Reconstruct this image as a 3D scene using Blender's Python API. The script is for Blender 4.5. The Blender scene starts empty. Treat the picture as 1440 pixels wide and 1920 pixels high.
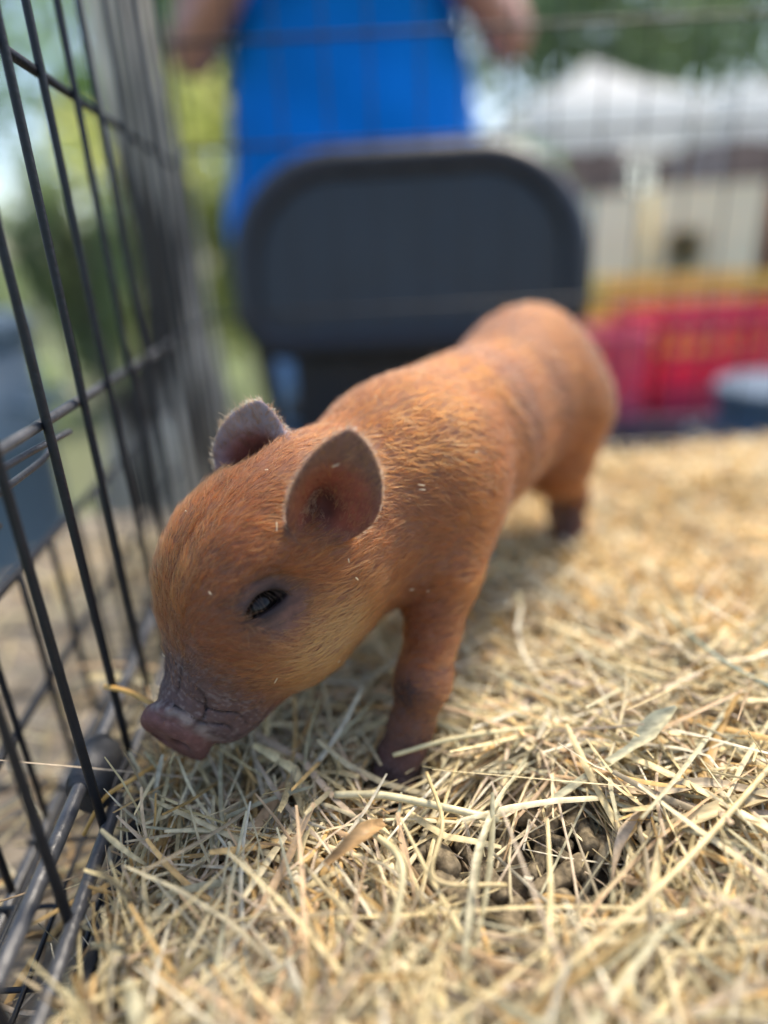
import bpy, math, random, time
import numpy as np
from mathutils import Matrix, Vector
T0=time.time()
rng=np.random.default_rng(7); random.seed(7)
S=bpy.context.scene
# ================================================================ camera
cam=bpy.data.cameras.new('camera'); camo=bpy.data.objects.new('camera',cam); S.collection.objects.link(camo)
PITCH=math.radians(22.0); ROLL=math.radians(3.0); CAMZ=.22
cf=Vector((0,math.cos(PITCH),-math.sin(PITCH))); cu0=Vector((0,math.sin(PITCH),math.cos(PITCH))); cr0=Vector((1,0,0))
cr=math.cos(ROLL)*cr0-math.sin(ROLL)*cu0; cu=math.cos(ROLL)*cu0+math.sin(ROLL)*cr0
M=Matrix.Identity(4)
for i in range(3):
    M[i][0]=cr[i]; M[i][1]=cu[i]; M[i][2]=-cf[i]
M[2][3]=CAMZ; camo.matrix_world=M
cam.sensor_fit='AUTO'; cam.sensor_width=36.0; cam.lens=22.5
cam.clip_start=.01; cam.clip_end=500
cam.dof.use_dof=True; cam.dof.focus_distance=.2495; cam.dof.aperture_fstop=1.6
S.camera=camo
# ================================================================ light
SUN_EL,SUN_AZ=math.radians(58),math.radians(38)      # azimuth measured from +y towards +x
W=bpy.data.worlds.new('World'); S.world=W; W.use_nodes=True
nt=W.node_tree; nt.nodes.clear()
sky=nt.nodes.new('ShaderNodeTexSky'); sky.sky_type='NISHITA'; sky.sun_disc=False
sky.sun_elevation=SUN_EL; sky.sun_rotation=SUN_AZ; sky.air_density=1.0; sky.dust_density=2.0; sky.ozone_density=1.0
bg=nt.nodes.new('ShaderNodeBackground'); bg.inputs[1].default_value=.12
wo=nt.nodes.new('ShaderNodeOutputWorld')
nt.links.new(sky.outputs[0],bg.inputs[0]); nt.links.new(bg.outputs[0],wo.inputs[0])
sl=bpy.data.lights.new('sun','SUN'); sl.energy=2.2; sl.angle=math.radians(14); sl.color=(1,.90,.76)
so=bpy.data.objects.new('sun',sl); S.collection.objects.link(so)
sd_=Vector((math.sin(SUN_AZ)*math.cos(SUN_EL),math.cos(SUN_AZ)*math.cos(SUN_EL),math.sin(SUN_EL)))
so.rotation_euler=sd_.to_track_quat('Z','Y').to_euler(); so.location=sd_*20
S.view_settings.view_transform='Standard'; S.view_settings.look='None'; S.view_settings.exposure=1.46; S.view_settings.gamma=1
S.view_settings.use_curve_mapping=False
S.render.engine='CYCLES'
S.cycles.use_denoising=True
S.cycles.max_bounces=8; S.cycles.transparent_max_bounces=8; S.cycles.use_adaptive_sampling=False
# ================================================================ helpers
LINK=S.collection.objects.link
def lk(nt,a,b): nt.links.new(a,b)
def mat(name,col,rough=.6,var=.25,scale=20,bump=0,bscale=80,metal=0,spec=.5,stretch=(1,1,1),col2=None,trans=0,attr=None,sheen=0,coords='Object',ramp=(.3,.7)):
    m=bpy.data.materials.new(name); m.use_nodes=True; n=m.node_tree.nodes; n.clear(); t=m.node_tree
    out=n.new('ShaderNodeOutputMaterial'); b=n.new('ShaderNodeBsdfPrincipled')
    b.inputs['Roughness'].default_value=rough; b.inputs['Metallic'].default_value=metal; b.inputs['Specular IOR Level'].default_value=spec
    tc=n.new('ShaderNodeTexCoord'); mp=n.new('ShaderNodeMapping'); mp.inputs['Scale'].default_value=stretch
    lk(t,tc.outputs[coords],mp.inputs[0])
    nz=n.new('ShaderNodeTexNoise'); nz.inputs['Scale'].default_value=scale; nz.inputs['Detail'].default_value=6; lk(t,mp.outputs[0],nz.inputs[0])
    rp=n.new('ShaderNodeValToRGB'); rp.color_ramp.elements[0].position=ramp[0]; rp.color_ramp.elements[1].position=ramp[1]
    lk(t,nz.outputs[0],rp.inputs[0])
    if attr:
        at=n.new('ShaderNodeAttribute'); at.attribute_name=attr
        rp.color_ramp.elements[0].color=(1-var,)*3+(1,); rp.color_ramp.elements[1].color=(1+var*.4,)*3+(1,)
        mx=n.new('ShaderNodeMix'); mx.data_type='RGBA'; mx.blend_type='MULTIPLY'; mx.inputs[0].default_value=1
        lk(t,at.outputs['Color'],mx.inputs[6]); lk(t,rp.outputs[0],mx.inputs[7]); c=mx.outputs[2]
    else:
        c1=tuple(x*(1-var) for x in col)+(1,); c2=(col2+(1,)) if col2 else tuple(min(1,x*(1+var)) for x in col)+(1,)
        rp.color_ramp.elements[0].color=c1; rp.color_ramp.elements[1].color=c2; c=rp.outputs[0]
    lk(t,c,b.inputs['Base Color'])
    if sheen: b.inputs['Sheen Weight'].default_value=sheen
    if bump:
        bn=n.new('ShaderNodeTexNoise'); bn.inputs['Scale'].default_value=bscale; bn.inputs['Detail'].default_value=5; lk(t,mp.outputs[0],bn.inputs[0])
        bp=n.new('ShaderNodeBump'); bp.inputs['Strength'].default_value=bump; bp.inputs['Distance'].default_value=.3/bscale
        lk(t,bn.outputs[0],bp.inputs['Height']); lk(t,bp.outputs[0],b.inputs['Normal'])
    if trans:
        tr=n.new('ShaderNodeBsdfTranslucent'); lk(t,c,tr.inputs[0]); ms=n.new('ShaderNodeMixShader'); ms.inputs[0].default_value=trans
        lk(t,b.outputs[0],ms.inputs[1]); lk(t,tr.outputs[0],ms.inputs[2]); lk(t,ms.outputs[0],out.inputs[0])
    else: lk(t,b.outputs[0],out.inputs[0])
    return m
def npmesh(name,v,q,colors=None,smooth=True):
    v=np.asarray(v,np.float32); q=np.asarray(q,np.int32); k=q.shape[1]
    me=bpy.data.meshes.new(name)
    me.vertices.add(len(v)); me.vertices.foreach_set('co',v.ravel())
    me.loops.add(q.size); me.loops.foreach_set('vertex_index',q.ravel())
    me.polygons.add(len(q)); me.polygons.foreach_set('loop_start',np.arange(0,q.size,k,dtype=np.int32))
    try: me.polygons.foreach_set('loop_total',np.full(len(q),k,dtype=np.int32))
    except Exception: pass
    me.polygons.foreach_set('use_smooth',np.full(len(q),smooth,dtype=bool))
    if colors is not None:
        a=me.color_attributes.new('Col','FLOAT_COLOR','POINT')
        c=np.ones((len(v),4),np.float32); c[:,:3]=colors; a.data.foreach_set('color',c.ravel())
    me.update(calc_edges=True); me.validate()
    return me
def obj(name,me,m=None,parent=None,loc=None,**k):
    o=bpy.data.objects.new(name,me); LINK(o)
    if m is not None and me is not None and not me.materials: me.materials.append(m)
    if parent is not None: o.parent=parent
    if loc is not None: o.location=loc
    for a,b in k.items(): o[a]=b
    return o
def thing(name,label,cat,loc=(0,0,0),rz=0,group=None):
    o=bpy.data.objects.new(name,None); LINK(o); o.location=loc; o.rotation_euler=(0,0,rz); o['label']=label; o['category']=cat
    o.empty_display_size=.02
    if group: o['group']=group
    return o
class MB:
    def __init__(s): s.v=[]; s.f=[]
    def add(s,v,f):
        n=len(s.v); s.v+= [tuple(map(float,x)) for x in v]; s.f+=[tuple(int(i)+n for i in x) for x in f]; return s
    def box(s,lo,hi,bev=0):
        (x0,y0,z0),(x1,y1,z1)=lo,hi
        if not bev:
            v=[(x,y,z) for x in (x0,x1) for y in (y0,y1) for z in (z0,z1)]
            return s.add(v,[(0,1,3,2),(4,6,7,5),(0,4,5,1),(2,3,7,6),(0,2,6,4),(1,5,7,3)])
        b=bev
        def ring(z,i): return [(x0+i+0,y0+i+b,z),(x0+i+b,y0+i,z),(x1-i-b,y0+i,z),(x1-i,y0+i+b,z),(x1-i,y1-i-b,z),(x1-i-b,y1-i,z),(x0+i+b,y1-i,z),(x0+i,y1-i-b,z)]
        R=[ring(z0,b*.6),ring(z0+b,0),ring(z1-b,0),ring(z1,b*.6)]
        v=sum(R,[]); f=[tuple(range(7,-1,-1)),tuple(range(24,32))]
        for k in range(3):
            for i in range(8): f.append((k*8+i,k*8+(i+1)%8,k*8+8+(i+1)%8,k*8+8+i))
        return s.add(v,f)
    def tube(s,pts,r,n=8,closed=False,cap=True):
        P=np.array(pts,float); K=len(P); rr=np.broadcast_to(np.asarray(r,float),(K,))
        if closed: t=np.roll(P,-1,0)-np.roll(P,1,0)
        else: t=np.gradient(P,axis=0)
        t/=np.linalg.norm(t,axis=1)[:,None]+1e-12
        a=np.array((0,0,1.)) if abs(t[0][2])<.9 else np.array((1.,0,0))
        v=[]
        for i in range(K):
            x=np.cross(t[i],a); x/=np.linalg.norm(x)+1e-12; a=np.cross(x,t[i]); 
            for k in range(n):
                g=2*math.pi*k/n; v.append(P[i]+rr[i]*(math.cos(g)*x+math.sin(g)*a))
        f=[]
        for i in range(K if closed else K-1):
            j=(i+1)%K
            for k in range(n): f.append((i*n+k,i*n+(k+1)%n,j*n+(k+1)%n,j*n+k))
        if cap and not closed: f+= [tuple(range(n-1,-1,-1)),tuple(range((K-1)*n,K*n))]
        return s.add(v,f)
    def lathe(s,prof,n=24,c=(0,0,0)):
        v=[(c[0]+r*math.cos(2*math.pi*k/n),c[1]+r*math.sin(2*math.pi*k/n),c[2]+z) for r,z in prof for k in range(n)]
        f=[(i*n+k,i*n+(k+1)%n,(i+1)*n+(k+1)%n,(i+1)*n+k) for i in range(len(prof)-1) for k in range(n)]
        f+=[tuple(range(n-1,-1,-1)),tuple(range((len(prof)-1)*n,len(prof)*n))]
        return s.add(v,f)
    def mesh(s,name,smooth=False):
        me=bpy.data.meshes.new(name); me.from_pydata(s.v,[],s.f)
        me.polygons.foreach_set('use_smooth',[smooth]*len(me.polygons)); me.update(); return me
    def build(s,name,m,parent=None,smooth=False,**k): return obj(name,s.mesh(name,smooth),m,parent,**k)
def spline(pts,n):
    P=np.array(pts,float); P=np.vstack([2*P[0]-P[1],P,2*P[-1]-P[-2]]); out=[]
    K=len(pts)-1
    for i in range(n+1):
        t=i/n*K; k=min(int(t),K-1); t-=k; a,b,c,d=P[k:k+4]
        out.append(.5*(2*b+(c-a)*t+(2*a-5*b+4*c-d)*t*t+(3*b-a-3*c+d)*t**3))
    return np.array(out)
def vnoise(p,f,seed=0):
    p=np.asarray(p)*f+seed*13.7
    return (np.sin(p[...,0]*1.3+1.7*np.sin(p[...,1]*.9+p[...,2]))+np.sin(p[...,1]*1.7+1.3*np.sin(p[...,2]*1.1+p[...,0]*.7))+np.sin(p[...,2]*1.5+1.5*np.sin(p[...,0]*1.2-p[...,1]*.6)))/3
GZ=-.5      # the ground beside the raised pen
f32=np.float32
def V(*a): return np.array(a,dtype=f32)
def nrm(v):
    v=np.asarray(v,dtype=f32); return v/np.linalg.norm(v)
# ---------------------------------------------------------------- signed distance helpers
def cone_sd(p,a,b,ra,rb):
    a=V(*a); b=V(*b); ba=b-a; pa=p-a
    h=np.clip(pa@ba/(ba@ba),0,1)
    q=pa-h[:,None]*ba
    return np.sqrt((q*q).sum(1))-(ra+(rb-ra)*h)
def ell_sd(p,c,ax,r):
    q=(p-V(*c))@np.array(ax,dtype=f32).T
    r=V(*r); k0=np.sqrt(((q/r)**2).sum(1)); k1=np.sqrt(((q/(r*r))**2).sum(1))+1e-9
    return k0*(k0-1.0)/k1
def smin(a,b,k):
    h=np.maximum(k-np.abs(a-b),0)/k
    return np.minimum(a,b)-h*h*k*0.25
def smax(a,b,k): return -smin(-a,-b,k)
def sstep(a,b,x):
    t=np.clip((x-a)/(b-a),0,1); return t*t*(3-2*t)
def mesh_sdf(sd,lo,hi,step,newton=2,eps=None):
    lo=np.asarray(lo,f32); hi=np.asarray(hi,f32); C=4
    n=(np.ceil((hi-lo)/(step*C)).astype(int))
    cs=step*C
    ax=[lo[i]+cs*(np.arange(n[i])+0.375) for i in range(3)]
    g=np.stack(np.meshgrid(*ax,indexing='ij'),-1).reshape(-1,3).astype(f32)
    dc=np.concatenate([sd(x) for x in np.array_split(g,max(1,len(g)//200000))]).reshape(n)
    D=np.repeat(np.repeat(np.repeat(dc,C,0),C,1),C,2)
    M=np.abs(D)<cs*2.6
    idx=np.argwhere(M)
    P=(lo+idx*step).astype(f32)
    D[M]=np.concatenate([sd(x) for x in np.array_split(P,max(1,len(P)//200000))])
    D=D.astype(f32)
    neg=D<0
    c=[D[i:D.shape[0]-1+i,j:D.shape[1]-1+j,k:D.shape[2]-1+k] for i in (0,1) for j in (0,1) for k in (0,1)]
    s=sum((x<0).astype(np.int8) for x in c)
    cell=(s>0)&(s<8)
    ci=np.argwhere(cell)
    vid=-np.ones(cell.shape,dtype=np.int32); vid[cell]=np.arange(len(ci))
    cv=np.stack([x[cell] for x in c],1)
    off=np.array([(i,j,k) for i in (0,1) for j in (0,1) for k in (0,1)],f32)
    acc=np.zeros((len(ci),3),f32); cnt=np.zeros(len(ci),f32)
    for a in range(8):
        for b in range(a+1,8):
            if np.abs(off[a]-off[b]).sum()==1:
                m=(cv[:,a]<0)!=(cv[:,b]<0)
                t=cv[m,a]/(cv[m,a]-cv[m,b])
                acc[m]+=off[a]+t[:,None]*(off[b]-off[a]); cnt[m]+=1
    verts=lo+(ci+acc/cnt[:,None])*step
    faces=[]
    for ax_ in range(3):
        o=[1 if i==ax_ else 0 for i in range(3)]
        A=neg[:neg.shape[0]-o[0],:neg.shape[1]-o[1],:neg.shape[2]-o[2]]
        B=neg[o[0]:,o[1]:,o[2]:]
        e=np.argwhere(A!=B)
        b1,b2=(ax_+1)%3,(ax_+2)%3
        ok=(e[:,b1]>0)&(e[:,b2]>0)&(e[:,b1]<neg.shape[b1]-1)&(e[:,b2]<neg.shape[b2]-1)
        e=e[ok]
        d1=np.zeros(3,int); d1[b1]=1; d2=np.zeros(3,int); d2[b2]=1
        q=[e,e-d1,e-d1-d2,e-d2]
        q=np.stack([vid[x[:,0],x[:,1],x[:,2]] for x in q],1)
        fl=A[e[:,0],e[:,1],e[:,2]]
        q[~fl]=q[~fl][:,::-1]
        faces.append(q)
    faces=np.concatenate(faces)
    verts=verts.astype(f32)
    def grad(p,h):
        K=np.array([(1,-1,-1),(-1,-1,1),(-1,1,-1),(1,1,1)],f32)
        return sum(k*sd(p+h*k)[:,None] for k in K)/(4*h)
    h=step*.5
    for _ in range(newton):
        d=sd(verts); G=grad(verts,h); g2=(G*G).sum(1)
        verts-=np.clip(d/np.maximum(g2,.15),-step,step)[:,None]*G*0.9
    G=grad(verts,h)
    G/=np.linalg.norm(G,axis=1)[:,None]+1e-9
    return verts,faces,G
# ---------------------------------------------------------------- the piglet
HO=V(-.0455,.2505,.1075)                 # middle of the skull
HF=nrm((-.445,-.335,-.69)); HUh=nrm((-.66,-.60,.62))
HL=nrm(np.cross(HUh,HF)); HU=nrm(np.cross(HF,HL))
if HL[0]<0: HL=-HL
HAX=np.stack([HF,HU,HL])
def hp(s,u,l): return HO+s*HF+u*HU+l*HL
BD=nrm((.547,.837,0)); BL=nrm((.837,-.547,0)); BU=V(0,0,1); BAX=np.stack([BD,BL,BU])
LEGS=[ # hip/shoulder, elbow/stifle, wrist/hock, pastern, hoof
 [((.028,.297,.102),.0205),((.026,.266,.079),.0138),((.0135,.240,.040),.0110),((.0065,.2335,.018),.0088),((.0015,.2265,.004),.0098)],
 [((-.016,.310,.095),.030),((-.020,.312,.075),.0185),((-.030,.328,.040),.0110),((-.035,.330,.018),.0088),((-.0405,.328,.004),.0098)],
 [((.124,.440,.110),.036),((.122,.430,.078),.020),((.148,.458,.040),.0088),((.145,.452,.018),.0078),((.140,.441,.004),.0098)],
 [((.086,.468,.110),.038),((.086,.462,.078),.024),((.140,.486,.040),.0100),((.142,.478,.018),.0085),((.1435,.468,.004),.0098)]]
EAR=[]
def ear_frame(base,tip,face):
    b=V(*base); t=V(*tip); y=nrm(t-b); n=V(*face); n=nrm(n-(n@y)*y); x=nrm(np.cross(y,n))
    return b,x,y,n,float(np.linalg.norm(t-b))
EARS=[ear_frame((-.0200,.2135,.1262),(-.0135,.2200,.1635),(.22,-.80,.30)),
      ear_frame((-.0565,.2640,.1285),(-.0455,.2660,.1645),(-.10,-.85,.30))]
def ear_local(p,E,side):
    b,x,y,n,Ln=E
    q=p-b; a=q@x; t=q@y/Ln; c=q@n; tt=np.clip(t,-.4,1.1)
    a2=a-side*.0035*(tt-.3); tc=np.clip(tt,0,1)
    c0=.0145*(1-.50*tc)*(np.abs(a2)/.02)**2-.0105*(1-tc)**1.5+.004*tc*tc-.0095*np.exp(-(((a2+side*.003)/.0070)**2+((t*Ln-.011)/.0105)**2))
    return a2,t,tt,c,c0
def ear_sd(p,E,side):
    Ln=E[4]; a2,t,tt,c,c0=ear_local(p,E,side)
    hi_=np.clip((tt-.28)/.74,0,1); lo_=np.clip((.28-tt)/.46,0,1)
    w=.0168*np.where(tt>.28,np.clip(1-hi_**2.1,0,1)**.74,np.sqrt(np.clip(1-lo_**2,0,1)))*(1.0 if side>0 else 1.10)
    out=np.maximum(np.abs(a2)-w,(np.abs(t-.44)-.60)*Ln)
    sh=np.abs(c-c0)-(.0010+.0010*np.clip(1-tt,0,1)+.0028*np.exp(-(((a2+side*.003)/.008)**2+((t*Ln-.010)/.011)**2)))
    return smax(sh*.66,out*.8,.0012)
EYES=[hp(.0215,.0180,.0305),hp(.0215,.0180,-.0305)]
def pig_sd(p,ears=True):
    p=p.astype(f32)
    # trunk
    d=ell_sd(p,(.106,.450,.1295),BAX,(.056,.0405,.0525))
    d=smin(d,ell_sd(p,(.072,.390,.1230),BAX,(.085,.0405,.0445)),.045)
    d=smin(d,ell_sd(p,(.034,.332,.1185),BAX,(.055,.0355,.0410)),.04)
    d=smin(d,ell_sd(p,(.012,.304,.1165),BAX,(.043,.035,.0420)),.03)
    for s_ in (1,-1):
        d=smin(d,ell_sd(p,(.106+s_*.021,.447-s_*.014,.108),BAX,(.036,.022,.046)),.018)     # haunches
        d=smin(d,ell_sd(p,(.014+s_*.022,.304-s_*.014,.107),BAX,(.022,.013,.040)),.016)     # shoulder blades
    d=smin(d,cone_sd(p,(.008,.293,.116),(-.030,.262,.112),.037,.034),.03)
    d=smin(d,cone_sd(p,(.006,.285,.092),(-.024,.256,.092),.023,.022),.025)
    ax=(p-V(.05,.34,.11))@BD; sx=np.abs((p-V(.05,.34,.11))@BL)                              # skin folds behind the shoulder
    for o,k in ((-.012,.0011),(.004,.0008),(.062,.0004)): d=d+k*np.exp(-((ax-o+.012*np.sin(p[:,2]*45))/.0022)**2)*sstep(.012,.03,sx)
    for i,L in enumerate(LEGS):
        ld=None
        for (a,ra),(b,rb) in zip(L[:-1],L[1:]):
            e=cone_sd(p,a,b,ra,rb); ld=e if ld is None else smin(ld,e,.008)
        # cloven hoof
        hz=V(*L[-1][0]); fw=nrm(V(*(np.array(L[-1][0])-np.array(L[-2][0]))*np.array([1,1,0]))+V(-.0001,-.0002,0))
        sd_=nrm(np.cross(V(0,0,1),fw))
        for s in (-1,1):
            ld=smin(ld,cone_sd(p,hz+sd_*s*.0048+V(0,0,.006),hz+sd_*s*.0052+fw*.009-V(0,0,.003),.0062,.0046),.003)
        d=smin(d,ld,.020 if i>1 else .016)
    # tail
    tl=[(.134,.494,.140),(.143,.506,.122),(.146,.504,.103),(.143,.497,.092)]
    for a,b,r in zip(tl[:-1],tl[1:],(.006,.0045,.003)):
        d=smin(d,cone_sd(p,a,b,r,r*.8),.006)
    near=((p-V(-.05,.24,.10))**2).sum(1)<.13**2
    if near.any():
        d=d.copy(); d[near]=head_sd(p[near],d[near],ears)
    return d
def disc_t(s,u,l): return (s-.0915+.42*(u+.001)+.40*l)/1.12
def creases(s,u,l):
    a=s+.012*np.abs(l)**1.0*np.sign(l)*3*np.sin(l*120)+.0016*np.sin(l*310+u*150)+.0011*np.sin(u*430+l*90+1)
    k1=(1-np.abs(np.sin(a*np.pi/.0058)))**5*np.clip(.45+np.sin(l*170+s*240),0,1)
    b=l+.35*s+.0020*np.sin(s*380+u*200)+.0012*np.sin(u*520)
    k2=(1-np.abs(np.sin(b*np.pi/.0105+.6)))**7*np.clip(.3+np.sin(s*330+u*210+1.5),0,1)
    return np.clip(k1+k2,0,1)
def head_sd(p,d,ears=True):
    q=(p-HO)@HAX.T; s=q[:,0]; u=q[:,1]; l=q[:,2]; al=np.abs(l)
    m=np.stack([s,u,al],1)
    I=np.eye(3)
    h=ell_sd(m,(0,-.002,0),I,(.046,.0374,.0362))
    h=smin(h,ell_sd(m,(.018,.010,.012),I,(.032,.027,.025)),.02)     # brow and forehead
    h=smin(h,ell_sd(m,(.018,-.019,.016),I,(.036,.0245,.0205)),.02)    # cheeks
    h=smin(h,cone_sd(m,(.035,-.003,0),(.0725,-.0010,0),.030,.0172),.022) # muzzle
    h=smin(h,cone_sd(m,(.030,-.022,.004),(.075,-.0195,.002),.019,.0090),.012) # jaw
    h=smin(h,ell_sd(m,(.064,-.0115,.0118),I,(.020,.0125,.0112)),.010)     # lips
    # snout disc: a rounded plate tilted a little
    t=disc_t(s,u,l)
    rr=np.sqrt((l/.0134)**2+((u-.0015)/.0175)**2)
    disc=smax(np.abs(t)-.0042,(rr-1)*.0175,.004)
    h=smin(h,disc,.0045)
    # nostrils
    for sg in (1,):
        nd=ell_sd(np.stack([t,u,al],1),(.0048,.0030,.0072),I,(.0075,.0050,.0038)); h=smax(h,-nd,.002)
    # mouth line
    ml=np.abs(u+.0195+.10*(s-.07)-.10*np.maximum(al-.008,0))-.0005
    ml=smax(ml,np.maximum(.050-s,s-.092),.004)
    h=smax(h,-(smax(ml,-(h+.0022),.001)),.0015)
    # wrinkles on the bridge just behind the disc
    wz=np.exp(-((s-.077)/.010)**2)*sstep(-.016,.006,u)
    wz=np.exp(-((s-.073)/.011)**2)*sstep(-.020,.000,u); h=h+wz*.0015*creases(s,u,l)
    nzw=np.sin(s*900+np.sin(l*420)*2.2+np.sin(u*510)*1.7)*np.sin(l*300+s*350+np.sin(u*380)*1.5)
    h=h+wz*(.00040*np.abs(nzw)**.5-.0003)+wz*.00004*np.sin((s+.25*al*al/.02)*2*np.pi/.0046+2.6*np.sin(l*230+1)+2.0*np.sin(u*190+l*90))
    d=smin(d,h,.018)
    # eye sockets, lids, slit
    for E,sg in zip(EYES,(1,-1)):
        e=p-E
        ax_f=HF*.74+HU*.60; ax_f=nrm(ax_f)                              # along the slit
        out=nrm(HL*sg*.80+HU*.58); out=nrm(out-(out@ax_f)*ax_f); up=nrm(np.cross(out,ax_f))
        if up@HU<0: up=-up
        x=e@ax_f; y=e@up; z=e@out
        d=smax(d,-(np.sqrt((x/1.5)**2+(y)**2+(z-.0075)**2)-.0085),.010)     # shallow hollow
        lid=ell_sd(np.stack([x,y,z],1),(0,0,-.0035),I,(.0125,.0092,.0078))
        d=smin(d,lid,.006)
        for r,k in ((.0105,.0009),(.0135,.0007),(.0170,.0005)):                            # creases round the eye
            rr=np.sqrt((x/1.25)**2+(y*1.1)**2)+.0008*np.sin(x*420+r*900); d=d+(np.abs(z)<.014)*k*np.exp(-((rr-r)/.0008)**2)*sstep(-.004,.004,y+.003*np.sin(x*500))*sstep(.012,.004,np.abs(x))
        sl=np.maximum(np.abs(y-.0009+ (x/.0092)**2*.0018)-.0034*np.clip(1-(x/.0092)**2,0,1)**.7-.0001,np.abs(x)-.0094)
        d=smax(d,-smax(sl,-(z+.0062),.0005),.0012)
    for E in EARS:
        b,x,y,n,Ln=E; d=smax(d,-ell_sd(p,tuple(b+n*.000+y*.012),np.stack([x,y,n]),(.0120,.0135,.0175)),.005)
    if not ears: return d
    for E,sg in zip(EARS,(1,-1)):
        d=smin(d,ear_sd(p,E,sg),.0055)
    return d
LO=(-.125,.17,-.006); HI=(.20,.535,.195)
# ================================================================ the setting
m_ground=mat('ground_soil',(.16,.15,.11),.95,.35,1.5,.6,30,col2=(.13,.17,.06))
v=[];q=[]
N=60; xs=np.sign(np.linspace(-1,1,N))*np.abs(np.linspace(-1,1,N))**2.2*140
X,Y=np.meshgrid(xs,xs+20,indexing='ij')
Z=GZ+.03*np.sin(X*.9)*np.sin(Y*.7)
v=np.stack([X,Y,Z],-1).reshape(-1,3)
i=np.arange(N*N).reshape(N,N); q=np.stack([i[:-1,:-1],i[1:,:-1],i[1:,1:],i[:-1,1:]],-1).reshape(-1,4)
obj('ground',npmesh('ground',v,q),m_ground,kind='structure')
m_bark=mat('bark',(.20,.18,.16),.95,.45,9,1.0,30,stretch=(3,3,.5))
m_leafs={}
def leafmat(k,c):
    if k not in m_leafs: m_leafs[k]=mat('leaf_'+k,c,.55,.45,1.7,trans=.5)
    return m_leafs[k]
def leaves(cs,rad,n,size):
    cs=np.asarray(cs,float); rad=np.asarray(rad,float)
    k=rng.integers(0,len(cs),n); d=rng.normal(size=(n,3)); d/=np.linalg.norm(d,axis=1)[:,None]
    p=cs[k]+d*rad[k]*(rng.random(n)**.45)[:,None]
    a=rng.normal(size=(n,3)); a/=np.linalg.norm(a,axis=1)[:,None]
    b=np.cross(a,rng.normal(size=(n,3))); b/=np.linalg.norm(b,axis=1)[:,None]
    s=size*(.6+.8*rng.random(n))[:,None]
    v=np.stack([p-a*s,p+b*s*.45,p+a*s,p-b*s*.45],1).reshape(-1,3)
    return v,np.arange(4*n).reshape(n,4)
def crown_clumps(c,r,k):
    c=np.array(c); out=[];rr=[]
    for _ in range(k):
        d=rng.normal(size=3); d/=np.linalg.norm(d); out.append(c+d*np.array(r)*(.35+.6*rng.random())); rr.append(np.array(r)*(.25+.25*rng.random()))
    return np.array(out),np.array(rr)
def tree(label,x,y,h,r,col,key,n,ls,group='trees behind the stalls',tr=.14):
    t=thing('leafy_tree',label,'tree',(x,y,GZ),0,group)
    b=MB(); top=np.array((rng.normal()*.3,rng.normal()*.3,h*.72))
    tp=spline([(0,0,-.1),(top[0]*.2+.05,top[1]*.2,h*.25),(top[0]*.6-.05,top[1]*.6,h*.5),top],12)
    b.tube(tp,np.linspace(tr*1.25,tr*.35,13),9)
    for k in range(5):
        s=tp[5+k]; e=s+np.array((math.cos(k*2.4)*r*.6,math.sin(k*2.4)*r*.6,h*.18))
        b.tube(spline([s,(s+e)/2+np.array((0,0,.1)),e],6),np.linspace(tr*.45,tr*.12,7),6)
    b.build('trunk',m_bark,t,True)
    cs,rr=crown_clumps((top[0]*.8,top[1]*.8,h*.66),(r,r,h*.36),22)
    v,q=leaves(cs,rr,n,ls); obj('crown',npmesh('crown',v,q,smooth=False),leafmat(key,col),t)
def bush(label,x,y,h,r,col,key,n,ls,group='bushes behind the pen'):
    t=thing('leafy_bush',label,'bush',(x,y,GZ),0,group)
    b=MB()
    for k in range(6):
        a=k*1.05+rng.random(); b.tube(spline([(0,0,-.05),(math.cos(a)*r*.25,math.sin(a)*r*.25,h*.4),(math.cos(a)*r*.6,math.sin(a)*r*.6,h*.8)],5),np.linspace(.02,.006,6),5)
    b.build('stem',m_bark,t,True)
    cs,rr=crown_clumps((0,0,h*.55),(r*.85,r*.85,h*.45),12)
    v,q=leaves(cs,rr,n,ls); obj('foliage',npmesh('foliage',v,q,smooth=False),leafmat(key,col),t)
for x,y,h,r,col,key,lab in [(-6.5,9.5,5.5,2.2,(.15,.26,.08),'mid','mid green tree at the far left edge beyond the cage'),(-3.6,11,6,2.3,(.20,.33,.08),'fresh','fresh green tree beyond the bushes left of the grey trunk'),
    (-1.2,9.5,5.2,2.0,(.15,.25,.10),'mid2','tree standing behind the lime bush and the person'),(1.4,11.5,6.2,2.4,(.21,.29,.15),'grey','grey green tree just right of the person'),
    (3.8,10.2,5.8,2.2,(.21,.29,.15),'grey','grey green tree right above the peaked white stall'),(6.4,11.5,6.3,2.4,(.18,.28,.12),'mid3','green tree above the wide flat white stall'),
    (-.2,15,8,3,(.16,.26,.12),'mid2','tall tree far behind the person'),(5,16,8.5,3.2,(.21,.29,.16),'grey','tall grey green tree far behind the two white stalls'),(-5.2,16,8.5,3.2,(.20,.33,.09),'fresh','tall fresh green tree far behind on the left')]:
    tree(lab,x*1.35,y*1.35+.5,h*1.3,r*1.35,col,key,2600,.17)
for LL,x,y,h,r in [('sunlit lime green bush showing between trunk and blue shirt',-.72,4.0,1.75,.36),('sunlit lime bush mostly behind the grey trunk',-1.2,3.9,1.75,.42)]: bush(LL,x,y,h,r,(.66,.68,.26),'lime',2400,.045,'lime bushes beyond the trunk')  # sunlight on these leaves is put into their paler colour
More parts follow.
